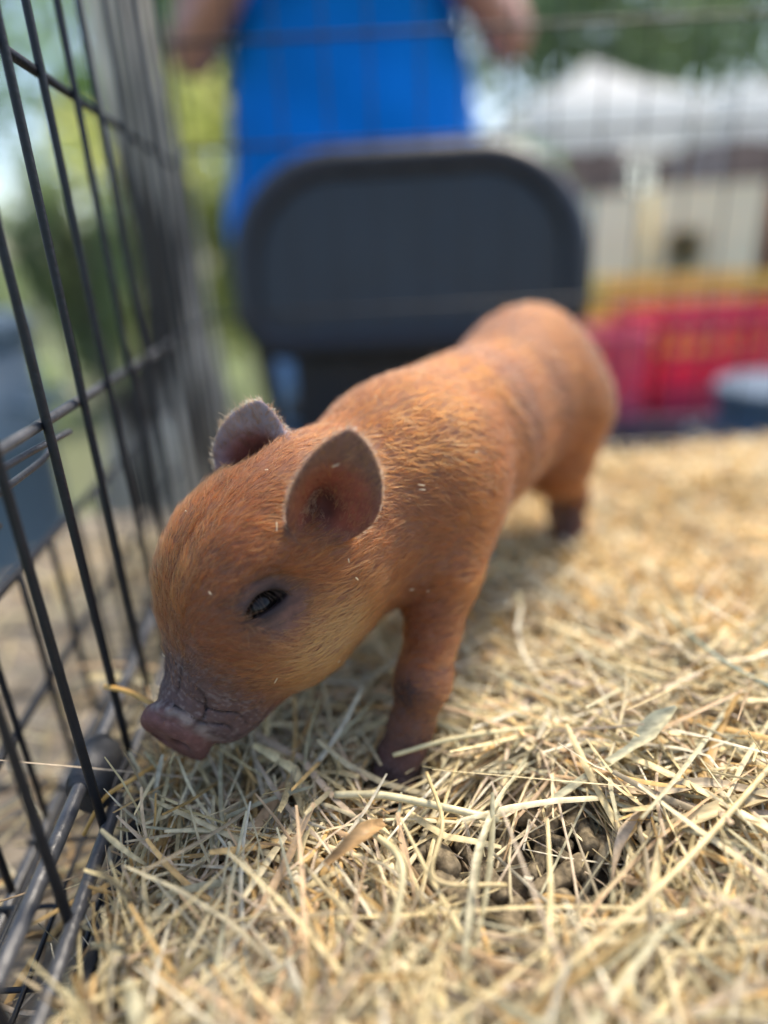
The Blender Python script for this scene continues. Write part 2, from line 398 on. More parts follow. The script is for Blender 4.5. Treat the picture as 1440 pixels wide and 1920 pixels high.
for DL,x,y,h,r in [('green bush behind the upper left cage wires',-1.9,2.9,1.7,.5),('large green bush second from the left edge',-2.5,3.9,2.0,.6),('green bush peeking out just left of the grey trunk',-1.5,3.6,1.5,.38),('small low green bush near the teal barrel',-1.35,2.4,.75,.25)]: bush(DL,x,y,h,r,(.34,.42,.22),'green',2200,.05,'green bushes outside the cage')
for BL_,x,y,h,r in [('pale green bush right beside the blue shirt',.95,4.6,1.45,.4),('pale green bush in front of the peaked white stall',1.35,5.4,1.45,.4)]: bush(BL_,x,y,h,r,(.34,.45,.25),'pale',1800,.05,'pale bushes by the stall')
# grey tree trunk beside the pen, with its limbs above the picture
t=thing('grey_tree','thick grey leaning tree trunk standing right behind the cage corner','tree',(-.40,1.28,GZ))
tp=spline([(-.09,-.03,-.08),(-.06,-.02,.20),(-.03,-.01,.40),(.015,.0,.56),(.028,.0,.72),(.020,.0,.93),(.013,.0,1.11),(.0,.04,1.6),(-.05,.1,2.3),(-.08,.2,3.4)],56)
rad=np.interp(np.linspace(0,1,57),[0,.08,.16,.24,.30,.36,.5,1],[.22,.17,.135,.115,.085,.06,.055,.04])
nn=28; v=[]
for k,(p,r_) in enumerate(zip(tp,rad)):
    for j in range(nn):
        a=2*math.pi*j/nn; z=p[2]
        rr=r_*(1+.10*math.sin(a*5+z*2.2)+.05*math.sin(a*11+z*5)+.05*math.sin(z*17+a*3)+.22*max(0,(.25-z))*4*math.sin(a*4+.6)*.6)
        v.append((p[0]+rr*math.cos(a),p[1]+rr*math.sin(a),z))
f=[(k*nn+j,k*nn+(j+1)%nn,(k+1)*nn+(j+1)%nn,(k+1)*nn+j) for k in range(56) for j in range(nn)]
m_bark2=mat('grey_bark',(.085,.065,.05),.95,.2,3.2,1.0,26,stretch=(2.4,2.4,.6),col2=(.78,.66,.52),ramp=(.44,.56),spec=.1)
obj('trunk',npmesh('trunk',v,f),m_bark2,t)
b=MB()
for s,e in [((-.005,.05,1.7),(.6,-.2,2.9)),((-.035,.08,2.1),(-.7,.3,3.1)),((-.055,.12,2.5),(.4,.6,3.5))]:
    b.tube(spline([s,(np.array(s)+e)/2+np.array((0,0,.1)),e],8),np.linspace(.04,.012,9),8)
b.build('branch',m_bark2,t,True)
cs,rr=crown_clumps((-.05,.15,3.3),(1.1,1.0,.7),20); v,q=leaves(cs,rr,4200,.055); obj('crown',npmesh('crown',v,q,smooth=False),leafmat('green',(.2,.38,.09)),t)
# ---------------------------------------------------------------- white market stalls
m_canvas=mat('white_canvas',(.90,.91,.91),.8,.04,3,.3,12,trans=.65)
m_pole=mat('stall_pole',(.35,.36,.38),.5,.1,5)
m_back=mat('stall_shade_tone',(.16,.13,.14),.9,.3,3)  # shade inside the stalls put into the backdrop colour
def stall(label,x,y,w,d,ez,pz):
    t=thing('market_stall',label,'stall',(x,y,GZ),0,'white market stalls')
    e=ez-GZ; p=pz-GZ; hw,hd=w/2,d/2
    b=MB(); n=8; V_=[]; F_=[]
    for k in range(n+1):
        s=1-k/n; zz=e+(p-e)*(1-s)**1.0+.05*math.sin(math.pi*s)*(-1)
        V_+=[(-hw*s,-hd*s,zz),(hw*s,-hd*s,zz),(hw*s,hd*s,zz),(-hw*s,hd*s,zz)]
    for k in range(n):
        for j in range(4): F_.append((k*4+j,k*4+(j+1)%4,k*4+4+(j+1)%4,k*4+4+j))
    b.add(V_,F_).build('roof',m_canvas,t,True)
    for sx,sy,ln,ax in ((0,-hd,w,0),(0,hd,w,0),(-hw,0,d,1),(hw,0,d,1)):
        vb=MB(); K=24; P=[]
        for k in range(K+1):
            u=(k/K-.5)*ln; wv=.025*math.sin(k*1.6); dz=.03*abs(math.sin(k*math.pi/4))
            P+=[(sx+u,sy+wv,e-.01) if ax==0 else (sx+wv,sy+u,e-.01),(sx+u,sy+wv*1.6,e-.42+dz) if ax==0 else (sx+wv*1.6,sy+u,e-.42+dz)]
        vb.add(P,[(2*k,2*k+2,2*k+3,2*k+1) for k in range(K)]).build('valance',m_canvas,t,True)
    for sx in (-1,1):
        for sy in (-1,1): MB().tube([(sx*(hw-.04),sy*(hd-.04),0),(sx*(hw-.04),sy*(hd-.04),e)],.025,8).build('pole',m_pole,t,True)
    bb=MB(); K=30; P=[]
    for k in range(K+1): P+=[(-hw+.08+k/K*(w-.16),hd-.1+.03*math.sin(k*1.9),.02),(-hw+.08+k/K*(w-.16),hd-.1+.03*math.sin(k*1.9),e-.02)]
    bb.add(P,[(2*k,2*k+2,2*k+3,2*k+1) for k in range(K)]).build('shaded_backdrop',m_back,t,True)
stall('white peaked market stall canopy nearest the blue shirt',2.25,7.4,1.5,1.6,1.42,1.85)
stall('wide flat white market stall canopy beside the peaked one',4.55,7.3,2.9,1.7,1.42,1.58)
m_wood=mat('table_wood',(.22,.14,.09),.7,.3,8,stretch=(1,8,8))
m_goods=[mat('goods_%d'%k,c,.7,.25,6) for k,c in enumerate([(.32,.12,.08),(.08,.09,.22),(.5,.42,.25),(.25,.1,.2)])]
t=thing('trestle_table','dark trestle table inside the peaked white stall','table',(2.25,7.1,GZ),0)
MB().box((-.6,-.3,.70),(.6,.3,.74)).build('tabletop',m_wood,t)
for sx in (-1,1):
    for sy in (-1,1): MB().box((sx*.53-.03,sy*.24-.03,0),(sx*.53+.03,sy*.24+.03,.698)).build('leg',m_wood,t)
# ---------------------------------------------------------------- low table with crates at the right
TZ=-.16
m_cloth=mat('dark_tablecloth',(.10,.07,.10),.9,.4,7,.4,20)
t=thing('display_table','low table under a dark purple cloth behind the cage','table',(1.08,1.95,GZ),0)
MB().box((-.60,-.55,TZ-GZ-.03),(.60,.62,TZ-GZ-.004),.008).build('tabletop',m_wood,t)
for sx in (-1,1):
    for sy in (-.48,.55): MB().box((sx*.55-.025,sy-.025,0),(sx*.55+.025,sy+.025,TZ-GZ-.031)).build('leg',m_wood,t)
cb=MB(); K=64; per=[]
for k in range(K):
    a=k/K*4; s=int(a); u=a-s; hx,hy0,hy1=.615,-.565,.635
    p=[(-hx+2*hx*u,hy0),(hx,hy0+(hy1-hy0)*u),(hx-2*hx*u,hy1),(-hx,hy1-(hy1-hy0)*u)][s]; per.append(p)
P=[(x,y,TZ-GZ) for x,y in per]+[(x*(1+.02*math.sin(k*2.3)),y*(1+.02*math.sin(k*2.3+1)),.10) for k,(x,y) in enumerate(per)]
cb.add(P,[(k,(k+1)%K,K+(k+1)%K,K+k) for k in range(K)]+[tuple(range(K))]).build('cloth',m_cloth,t)
def crate(name,label,cat,x,y,z,w,d,h,m,rz=0,group=None,slots=4):
    t=thing(name,label,cat,(x,y,z),rz,group); hw,hd=w/2,d/2; th=.006
    MB().box((-hw,-hd,0),(hw,hd,.01)).build('base',m,t)
    for s,(a,bx) in enumerate((((-hw,-hd),(hw,-hd)),((hw,-hd),(hw,hd)),((hw,hd),(-hw,hd)),((-hw,hd),(-hw,-hd)))):
        L=math.hypot(bx[0]-a[0],bx[1]-a[1]); dx=((bx[0]-a[0])/L,(bx[1]-a[1])/L); nx=(-dx[1],dx[0])
        b=MB()
        def bar(u0,u1,z0,z1,o=0,tt=th):
            vs=[(a[0]+dx[0]*u+nx[0]*w_,a[1]+dx[1]*u+nx[1]*w_,zz) for u in (u0,u1) for w_ in (-o,tt) for zz in (z0,z1)]
            b.add(vs,[(0,1,3,2),(4,6,7,5),(0,4,5,1),(2,3,7,6),(0,2,6,4),(1,5,7,3)])
        bar(0,L,.011,h*.30); bar(0,L,h*.86,h,.006); 
        nb=max(3,int(L/.05))
        for k in range(nb+1):
            u=(L-.014)*k/nb; bar(u,u+.014,h*.302,h*.858)
        bar(.014,L-.014,h*.55,h*.62,-.001,th-.001)
        b.build('side',m,t)
    return t
m_red=mat('red_plastic',(.66,.028,.085),.42,.1,5); m_pink=mat('pink_plastic',(.75,.10,.17),.42,.1,5); m_yel=mat('yellow_plastic',(.80,.56,.08),.45,.12,5)
crate('plastic_crate','red slatted plastic crate at the front of the dark table','crate',.835,1.60,TZ+.001,.40,.28,.220,m_red,.05)
crate('plastic_crate','small pink plastic basket left of the red crate','basket',.565,1.56,TZ+.001,.10,.22,.19,m_pink)
crate('plastic_crate','long yellow plastic crate behind the red crate','crate',.87,1.95,TZ+.001,.46,.24,.275,m_yel,-.05)
m_card=mat('cream_board',(.86,.78,.56),.85,.08,4); m_brown=mat('brown_box',(.24,.12,.09),.85,.2,4); m_in=mat('dark_interior',(.07,.06,.06),.9,.1,4)
def openbox(label,x,y,z,w,d,h,m,holes,rz=0,lean=0):
    t=thing('storage_box',label,'box',(x,y,z),rz); t.rotation_euler=(lean,0,rz); hw,hd=w/2,d/2; th=.012
    MB().box((-hw,-hd,0),(hw,hd,th)).build('base',m,t)
    MB().box((-hw,hd-th,th),(hw,hd,h)).build('back_panel',m,t)
    for s in (-1,1): MB().box((s*hw-(th if s>0 else 0),-hd+th,th),(s*hw+(0 if s>0 else th),hd-th,h)).build('side_panel',m,t)
    b=MB()
    if holes:
        x0,x1,z0,z1=holes
        b.box((-hw,-hd,th),(x0,-hd+th,h)); b.box((x1,-hd,th),(hw,-hd+th,h)); b.box((x0,-hd,z1),(x1,-hd+th,h)); b.box((x0,-hd,th),(x1,-hd+th,z0))
    else: b.box((-hw,-hd,th),(hw,-hd+th,h))
    b.build('front_panel',m,t)
    b=MB(); b.box((-hw,-hd-.004,h+.001),(hw,.01,h+.008)); b.build('flap',m,t)
    b=MB(); b.box((-hw,.014,h+.001),(hw,hd+.004,h+.008)); b.build('flap',m,t)
openbox('tall plain cream box leaning behind the yellow crate',.77,2.20,TZ+.001,.17,.14,.50,m_card,None,.12,-.10)
openbox('wide cream box with a square hole in its front',1.06,2.26,TZ+.001,.32,.22,.52,m_card,(-.13,-.01,.28,.40),-.06)
openbox('dark brown box right of the cream box with the hole',1.40,2.25,TZ+.001,.26,.24,.52,m_brown,None,.08)
m_blue=mat('blue_grey_plastic',(.12,.17,.24),.5,.12,5)
def tub(name,label,cat,x,y,r,h,m,lid=True):
    t=thing(name,label,cat,(x,y,GZ))
    MB().lathe([(r*.86,0),(r*.9,h*.02),(r*.95,h*.3),(r*.985,h*.31),(r*.985,h*.34),(r*.95,h*.35),(r*.98,h*.68),(r*1.01,h*.69),(r*1.01,h*.72),(r*.98,h*.73),(r,h*.93)],40).build('body',m,t,True)
    MB().lathe([(r*1.03,h*.931),(r*1.06,h*.95),(r*1.06,h*.985),(r*.98,h),(r*.9,h*.985),(r*.3,h*.985)],40).build('lid',m,t,True)
    for s in (-1,1): MB().tube(spline([(s*r*.98,-.06,h*.80),(s*(r+.035),-.055,h*.79),(s*(r+.035),.055,h*.79),(s*r*.98,.06,h*.80)],10),.007,8).build('handle',m,t,True)
tub('plastic_tub','grey blue lidded plastic tub at the right behind the cage','tub',.78,1.18,.13,.46,mat('pale_blue_lid',(.09,.13,.18),.7,.12,5,spec=.2))
tub('plastic_barrel','teal blue plastic barrel outside the cage on the left','barrel',-.735,1.06,.165,.66,mat('teal_plastic',(.12,.17,.21),.5,.15,5))
# ---------------------------------------------------------------- black folding chair
m_frame=mat('chair_frame',(.012,.014,.022),.45,.15,9); m_pad=mat('chair_panel',(.027,.034,.044),.55,.12,5,.2,160)
ch=thing('folding_chair','black folding chair with rounded grey backrest just behind the cage','chair',(.05,.90,GZ),math.radians(-3))
bz0,bz1=.090-GZ,.345-GZ; hw=.232
def rrect(hw,z0,z1,rt,rb,y=0,n=12):
    P=[]
    for cx,cz,r,a0 in ((hw-rt,z1-rt,rt,0),(-hw+rt,z1-rt,rt,90),(-hw+rb,z0+rb,rb,180),(hw-rb,z0+rb,rb,270)):
        for k in range(n+1):
            a=math.radians(a0+90*k/n); P.append((cx+r*math.cos(a),y,cz+r*math.sin(a)))
    return P
bend=lambda P:[(x,y-.55*x*x+.10*(z-bz0),z) for x,y,z in P]   # curved and leaning a little
rim=MB(); rim.tube(bend(rrect(hw-.019,bz0+.019,bz1-.019,.122,.05)),.0200,10,closed=True); rim.build('backrest_rim',m_frame,ch,True)
pb=MB(); K=None; rings=[]
for s in (1.0,.97,.80,.5,.0):
    rings.append([(x*s,y,(z-(bz0+bz1)/2)*s+(bz0+bz1)/2) for x,y,z in rrect(hw-.018,bz0+.018,bz1-.018,.12,.045)])
n_=len(rings[0])
for side in (-1,1):
    V_=[]; F_=[]
    for k,rg in enumerate(rings): V_+=[(x,y+side*((.004,.009,.011,.012,.012)[k]),z) for x,y,z in bend(rg)]
    for k in range(4):
        for j in range(n_): F_.append((k*n_+j,k*n_+(j+1)%n_,(k+1)*n_+(j+1)%n_,(k+1)*n_+j))
    pb.add(V_,F_)
pb.build('backrest',m_pad,ch,True)
for s in (-1,1):
    MB().tube(spline([(s*.195,-.09,0),(s*.20,.03,.30),(s*.205,.015,.55),(s*.205,.012,.72)],14),.0115,10).build('leg',m_frame,ch,True)
    MB().tube(spline([(s*.175,.40,0),(s*.18,.22,.25),(s*.185,.06,.47)],10),.0115,10).build('leg',m_frame,ch,True)
MB().tube([(-.172,.36,.05),(.172,.36,.05)],.009,8).build('stretcher',m_frame,ch,True)
MB().tube([(-.193,-.06,.09),(.193,-.06,.09)],.009,8).build('stretcher',m_frame,ch,True)
sb=MB(); V_=[];F_=[]
for z,i in ((.485,.012),(.491,0),(.508,0),(.518,.012),(.514,.03)):
    V_+=[(x,y,z) for x,_,y in rrect(.20-i,.03+i,.43-i,.07,.05)]
nq=len(rrect(.2,.03,.43,.07,.05))
for k in range(4):
    for j in range(nq): F_.append((k*nq+j,k*nq+(j+1)%nq,(k+1)*nq+(j+1)%nq,(k+1)*nq+j))
F_+= [tuple(range(nq-1,-1,-1)),tuple(range(4*nq,5*nq))]
sb.add(V_,F_).build('seat',m_frame,ch,False)
MB().box((-.172,.028,.38),(.172,.048,.600),.006).build('dark_gap_panel',m_frame,ch)  # added panel that makes the gap under the backrest dark
# ================================================================ person behind the chair
def mirror(x,s): return (-.02+s*x[0],x[1],x[2])
def arm_pts(s):
    return [(mirror((.215,1.56,.875),s),.058),(mirror((.305,1.50,.605),s),.044),(mirror((.115,1.30,.735),s),.030),(mirror((.075,1.275,.765),s),.034)]
def person_body(p,skin=True):
    p=p.astype(f32); q=p.copy(); q[:,0]=np.abs(p[:,0]+.02)-0
    I=np.eye(3)
    d=ell_sd(q,(0,1.56,.36),I,(.215,.15,.20))
    d=smin(d,ell_sd(q,(0,1.56,.66),I,(.20,.125,.27)),.12)
    d=smin(d,cone_sd(q,(.0,1.57,.86),(.19,1.56,.875),.085,.062),.06)
    d=smin(d,cone_sd(q,(0,1.565,.90),(0,1.55,1.03),.062,.055),.05)
    d=smin(d,cone_sd(q,(.105,1.56,.34),(.135,1.55,-.04),.105,.062),.05)
    d=smin(d,cone_sd(q,(.135,1.55,-.04),(.15,1.57,-.42),.060,.042),.03)
    d=smin(d,cone_sd(q,(.15,1.58,-.462),(.165,1.43,-.468),.036,.030),.03)
    A=[((.215,1.56,.875),.055),((.305,1.50,.605),.043),((.115,1.30,.735),.029)]
    for (a,ra),(b,rb) in zip(A[:-1],A[1:]): d=smin(d,cone_sd(q,a,b,ra,rb),.025)
    # hand: palm, four bent fingers, thumb
    w=V(.115,1.30,.735); fd=nrm((-.62,-.45,.40)); sd=nrm(np.cross(fd,V(0,-.5,.85))); nn=nrm(np.cross(sd,fd))
    d=smin(d,ell_sd(q,tuple(w+fd*.045),np.stack([fd,sd,nn]),(.050,.041,.017)),.02)
    for k,(o,L) in enumerate(((-.029,.066),(-.010,.076),(.010,.071),(.028,.056))):
        a=w+fd*.080+sd*o; b=a+nrm(fd-nn*.35)*L*.5; c=b+nrm(fd*.55-nn*.9)*L*.5
        fg=smin(cone_sd(q,a-fd*.02,b,.0095,.0088),cone_sd(q,b,c,.0088,.0072),.004); d=smin(d,fg,.005)
    a=w+fd*.025-sd*.030; b=a+nrm(fd*.6-sd*.8)*.035; c=b+nrm(fd*.95-sd*.2-nn*.2)*.030
    d=smin(d,smin(cone_sd(q,a,b,.014,.0105),cone_sd(q,b,c,.0105,.0085),.004),.010)
    # head
    d=smin(d,ell_sd(q,(0,1.555,1.125),I,(.074,.095,.105)),.03)
    d=smin(d,ell_sd(q,(0,1.505,1.055),I,(.052,.052,.055)),.04)
    d=smin(d,cone_sd(q,(0,1.462,1.12),(0,1.438,1.085),.009,.015),.012)
    d=smin(d,ell_sd(q,(.074,1.565,1.105),I,(.010,.020,.032)),.008)
    d=smax(d,-ell_sd(q,(.031,1.455,1.120),I,(.017,.014,.010)),.012)
    d=smin(d,ell_sd(q,(.031,1.473,1.119),I,(.012,.012,.009)),.004)
    d=smin(d,ell_sd(q,(0,1.455,1.048),I,(.026,.010,.010)),.008)
    d=smax(d,-ell_sd(q,(0,1.443,1.0485),I,(.024,.008,.0022)),.003)
    return d
def shirt_sd(p):
    p=p.astype(f32); q=p.copy(); q[:,0]=np.abs(p[:,0]+.02); I=np.eye(3)
    d=ell_sd(q,(0,1.555,.26),I,(.288,.185,.36)); d=smin(d,ell_sd(q,(0,1.555,.62),I,(.232,.155,.34)),.12)
    d=smin(d,cone_sd(q,(.0,1.57,.865),(.20,1.56,.880),.095,.072),.06)
    sl=cone_sd(q,(.20,1.56,.885),(.285,1.515,.665),.070,.060); sl=smax(sl,(q@nrm((.33,-.17,-.92))-(V(.278,1.515,.700)@nrm((.33,-.17,-.92)))),.006)
    d=smin(d,sl,.03)
    d=d+.0075*np.sin(p[:,0]*36+2.5*np.sin(p[:,2]*7))*np.sin(p[:,2]*5+1)+.003*np.sin(p[:,2]*34+p[:,0]*20)
    d=smax(d,.20-p[:,2]-.02*np.sin(p[:,0]*9),.006)
    return smax(d,-cone_sd(q,(0,1.55,.95),(0,1.52,1.05),.062,.085),.008)
def jeans_sd(p):
    p=p.astype(f32); q=p.copy(); q[:,0]=np.abs(p[:,0]+.02); I=np.eye(3)
    d=ell_sd(q,(0,1.56,.22),I,(.272,.165,.24))
    d=smin(d,cone_sd(q,(.125,1.56,.25),(.160,1.55,-.04),.125,.085),.05)
    d=smin(d,cone_sd(q,(.160,1.55,-.04),(.158,1.57,-.42),.084,.066),.03)
    d=d+.003*np.sin(p[:,2]*40+p[:,0]*30)
    return smax(d,-.435-p[:,2],.004)
def hair_sd(p):
    p=p.astype(f32); q=p.copy(); q[:,0]=np.abs(p[:,0]+.02); I=np.eye(3)
    d=ell_sd(q,(0,1.563,1.142),I,(.083,.103,.100))+.0015*np.sin(p[:,0]*240+p[:,2]*60)
    return smax(d,(1.150-q[:,2])*.75-(q[:,1]-1.50)*.9,.02)
m_skin=mat('person_skin',(.50,.24,.17),.55,.12,9); m_shirt=mat('blue_shirt',(.002,.185,.66),.9,.12,8,.2,300,spec=.15)
m_jeans=mat('pale_jeans',(.22,.36,.58),.9,.15,30,.3,300); m_hair=mat('brown_hair',(.06,.035,.02),.6,.3,60); m_shoe=mat('dark_shoe',(.03,.03,.035),.6,.2,10)
P_=thing('person','person in a bright blue shirt and pale jeans standing behind the black chair','person',(0,0,0))
for nm,sd,mm,lo,hi,st in (('body',person_body,m_skin,(-.43,1.20,-.52),(.39,1.75,1.27),.0065),('shirt',shirt_sd,m_shirt,(-.43,1.33,.09),(.39,1.77,.99),.009),
      ('jeans',jeans_sd,m_jeans,(-.33,1.35,-.47),(.29,1.77,.50),.010),('hair',hair_sd,m_hair,(-.12,1.44,1.0),(.08,1.69,1.26),.006)):
    v,q,n=mesh_sdf(sd,lo,hi,st,1); obj(nm,npmesh(nm,v,q),mm,P_)
for s in (-1,1):
    def shoe_sd(p,s=s):
        p=p.astype(f32); q=p.copy(); q[:,0]=s*(p[:,0]+.02)
        d=smin(cone_sd(q,(.15,1.585,-.455),(.168,1.41,-.462),.044,.038),cone_sd(q,(.15,1.575,-.44),(.152,1.57,-.40),.045,.05),.03)
        return smax(d,GZ+.001-p[:,2],.004)
    v,q,n=mesh_sdf(shoe_sd,(-.26,1.34,-.51),(.22,1.66,-.33),.008,1); obj('shoe',npmesh('shoe',v,q),m_shoe,P_)
# ================================================================ the raised wire pen
m_wire=mat('black_wire',(.008,.0095,.014),.48,.35,60,.55,420,spec=.38)
m_rail=mat('skylit_wire',(.035,.04,.05),.38,.5,40,.5,300,spec=.6,col2=(.085,.085,.09))  # lighter copy of the wire, sky light on it put into the colour
m_clip=mat('black_clip',(.012,.015,.022),.55,.3,60,.6,260,col2=(.035,.038,.045))
PX=lambda y:-.1078-.09*y
pan=np.array((-.09,1,0)); pan/=np.linalg.norm(pan)
def stick(r,L,n=10,name='wire',wob=0):
    b=MB(); K=max(2,int(L/.02)); 
    b.tube([(wob*math.sin(k*1.1),wob*math.cos(k*.8),L*k/K) for k in range(K+1)],r,n); return b.mesh(name,True)
def bar(name,a,b,r,m,parent,n=10,**k):
    a=np.array(a,float); b=np.array(b,float); K=max(2,int(np.linalg.norm(b-a)/.02))
    return MB().tube([a+(b-a)*i/K for i in range(K+1)],r,n).build(name,m,parent,True,**k)
ZB,ZT=-.004,.63
left=thing('wire_panel','black wire panel on the left that the piglet is sniffing at','cage panel',(0,0,0))
wm=stick(.00185,ZT-ZB); y0=.158
ys=[y0+.0415*k for k in range(-3,13)]
for y in ys:
    o=obj('wire',wm,m_wire,left,(PX(y)+.0030,y,ZB))
    o.rotation_euler=(rng.normal()*.004,rng.normal()*.004,rng.random()*6)
YA,YB=.02,.668
for z in (.165,.299,.435,.565): bar('crossbar',(PX(YA)-.0012,YA,z),(PX(YB)-.0012,YB,z),.0022,m_rail if z<.2 else m_wire,left)
bar('rail',(PX(YA)-.0060,YA,.0200),(PX(YB)-.0060,YB,.0200),.0031,m_rail,left)
bar('rail',(PX(YA)+.0050,YA,.0060),(PX(YB)+.0050,YB,.0060),.0029,m_rail,left)
bar('rail',(PX(YA)-.0025,YA,ZT),(PX(YB)-.0025,YB,ZT),.0031,m_wire,left)
# plastic sleeve clip round both bottom rails
yc=.221; cx=PX(yc)-.0048
cb=MB(); K=20; V_=[];F_=[]
prof=[(-.0150,.0060),(-.0146,.0074),(-.0118,.0078),(-.0114,.0086),(.0114,.0086),(.0118,.0078),(.0146,.0074),(.0150,.0060)]
for (s,r_) in prof:
    for k in range(K):
        a=2*math.pi*k/K; x=r_*math.cos(a)*1.02; z=r_*math.sin(a)*1.18
        V_.append((cx-.09*s+x,yc+s,.0145+z-.25*x))
for i in range(len(prof)-1):
    for k in range(K): F_.append((i*K+k,i*K+(k+1)%K,(i+1)*K+(k+1)%K,(i+1)*K+k))
F_+= [tuple(range(K-1,-1,-1)),tuple(range((len(prof)-1)*K,len(prof)*K))]
cb.add(V_,F_); cb.box((cx+.0075,yc-.012,.002),(cx+.0105,yc+.012,.013),.0008); cb.build('clip',m_clip,left,True)
# slide latch hanging from the lower crossbar
lx=PX(.215)-.006
MB().tube(spline([(lx,.18,.156),(lx-.001,.235,.156),(lx-.001,.272,.155),(lx-.010,.276,.151),(lx-.010,.262,.146),(lx-.004,.20,.146),(lx-.004,.188,.140),(lx-.004,.196,.136),(lx-.004,.212,.137)],40),.0015,8).build('latch',m_rail,left,True)
back=thing('wire_panel','black wire panel between the piglet and the folding chair','cage panel',(0,0,0))
wm2=stick(.0009,ZT-ZB); x0=PX(.67)-.001
for k in range(0,19):
    x=x0+.012+.0415*k; o=obj('wire',wm2,m_wire,back,(x,.672,ZB)); o.rotation_euler=(rng.normal()*.004,rng.normal()*.004,rng.random()*6)
for z in (.168,.317,.398,.53): bar('crossbar',(x0,.6755,z),(.63,.6755,z),.0017,m_wire,back)
for z in (.010,ZT): bar('rail',(x0,.6765,z),(.63,.6765,z),.003,m_rail if z<.2 else m_wire,back)
outp=thing('wire_panel','low folded wire panel lying outside the left cage panel','cage panel',(0,0,0))
OX=-.052
wm3=stick(.0018,.125)
for k in range(0,14):
    y=.085+.0415*k; o=obj('wire',wm3,m_wire,outp,(PX(y)+OX,y,-.045)); o.rotation_euler=(0,0,0)
bar('rail',(PX(YA)+OX,YA,-.044),(PX(YB)+OX,YB,-.044),.0031,m_rail,outp)
bar('rail',(PX(YA)+OX-.002,YA,.078),(PX(YB)+OX-.002,YB,.078),.0026,m_wire,outp)
bar('crossbar',(PX(YA)+OX-.002,YA,.012),(PX(YB)+OX-.002,YB,.012),.0022,m_wire,outp)
# tray under the bedding and wire floor outside it
m_tray=mat('black_tray',(.014,.016,.020),.55,.3,20)
tray=thing('bedding_tray','black tray rim holding the bedding along the wire panel','tray',(0,0,0))
def prism(xa,xb,z0,z1,name,ya=.0,yb=.69):
    vs=[(xa+PX(y),y,z) if xa<.3 else (xa,y,z) for y in (ya,yb) for z in (z0,z1)]; ws=[(xb+PX(y),y,z) if xb<.3 else (xb,y,z) for y in (ya,yb) for z in (z0,z1)]
    return MB().add(vs+ws,[(0,1,3,2),(4,6,7,5),(0,4,5,1),(2,3,7,6),(0,2,6,4),(1,5,7,3)]).build(name,m_tray,tray)
prism(.0085,.0125,-.049,-.004,'rim'); prism(.0127,.66,-.052,-.0495,'pan')
fl=thing('wire_floor','wire grid floor below the bottom rail left of the bedding','cage floor',(0,0,0))
for k in range(18):
    y=.06+.035*k; bar('wire',(PX(y)-.055,y,-.040),(PX(y)+.007,y,-.040),.0012,m_wire,fl,6)
for k in range(3):
    x=-.044+.018*k; bar('wire',(PX(YA)+x,YA,-.0372),(PX(YB)+x,YB,-.0372),.0012,m_wire,fl,6)
m_plank=mat('platform_wood',(.24,.20,.15),.85,.35,10,.5,60,stretch=(1,6,1),col2=(.36,.30,.22))
pl=thing('wooden_platform','weathered plank platform carrying the wire pen','platform',(0,0,0))
for k in range(9):
    y=-.06+.088*k; MB().box((-.37,y,-.083),(.70,y+.083,-.058),.002).build('plank',m_plank,pl)
for x in (-.33,.66):
    MB().box((x-.02,-.05,-.13),(x+.02,.71,-.084)).build('joist',m_plank,pl)
    for y in (.0,.66): MB().box((x-.03,y-.03,GZ-.02),(x+.03,y+.03,-.131)).build('leg',m_plank,pl)
# ================================================================ bedding: soil base, straw, shavings, pellets
HC=np.array((.042,.184))     # bare hollow full of pellets
def hgt(x,y):
    x=np.asarray(x,float); y=np.asarray(y,float)
    z=-.006+.0045*np.sin(x*23+1.3*np.sin(y*17))+.004*np.sin(y*29+x*11+1)+.0025*np.sin(x*57+y*41)
    z=z-.006*np.exp(-((x-.001)**2+(y-.222)**2)/.022**2)
    z=z-.003*np.exp(-(((x-HC[0])/.050)**2+((y-HC[1])/.040)**2))
    z=z+.014*np.exp(-(((x-.19)/.07)**2+((y-.27)/.05)**2))
    z=z+.010*np.exp(-(((x+.045)/.045)**2+((y-.185)/.04)**2))
    return z-.012*np.exp(-((x-PX(y)-.012)/.012)**2)
m_soil=mat('bedding_soil',(.085,.065,.042),.95,.4,60,1.0,120,col2=(.20,.155,.10))
NX,NY=160,170; U,Y=np.meshgrid(np.linspace(0,1,NX),np.linspace(.02,.688,NY),indexing='ij')
X=PX(Y)+.013+U*(.655-PX(Y)-.013); Z=hgt(X,Y)-.010+.006*np.exp(-(((X-HC[0])/.05)**2+((Y-HC[1])/.04)**2))+.003*vnoise(np.stack([X,Y,X*0],-1),150)
i=np.arange(NX*NY).reshape(NX,NY)
obj('bedding_ground',npmesh('bedding_ground',np.stack([X,Y,Z],-1).reshape(-1,3),np.stack([i[:-1,:-1],i[1:,:-1],i[1:,1:],i[:-1,1:]],-1).reshape(-1,4)),m_soil,kind='structure')
m_straw=mat('straw',(1,1,1),.5,.35,300,attr='Col',trans=.22,stretch=(1,1,1),spec=.35)
PAL=np.array([(.64,.51,.25),(.72,.58,.29),(.60,.50,.28),(.52,.47,.28),(.78,.65,.37),(.64,.41,.15),(.53,.36,.19),(.72,.64,.44),(.40,.32,.19),(.62,.48,.31)])
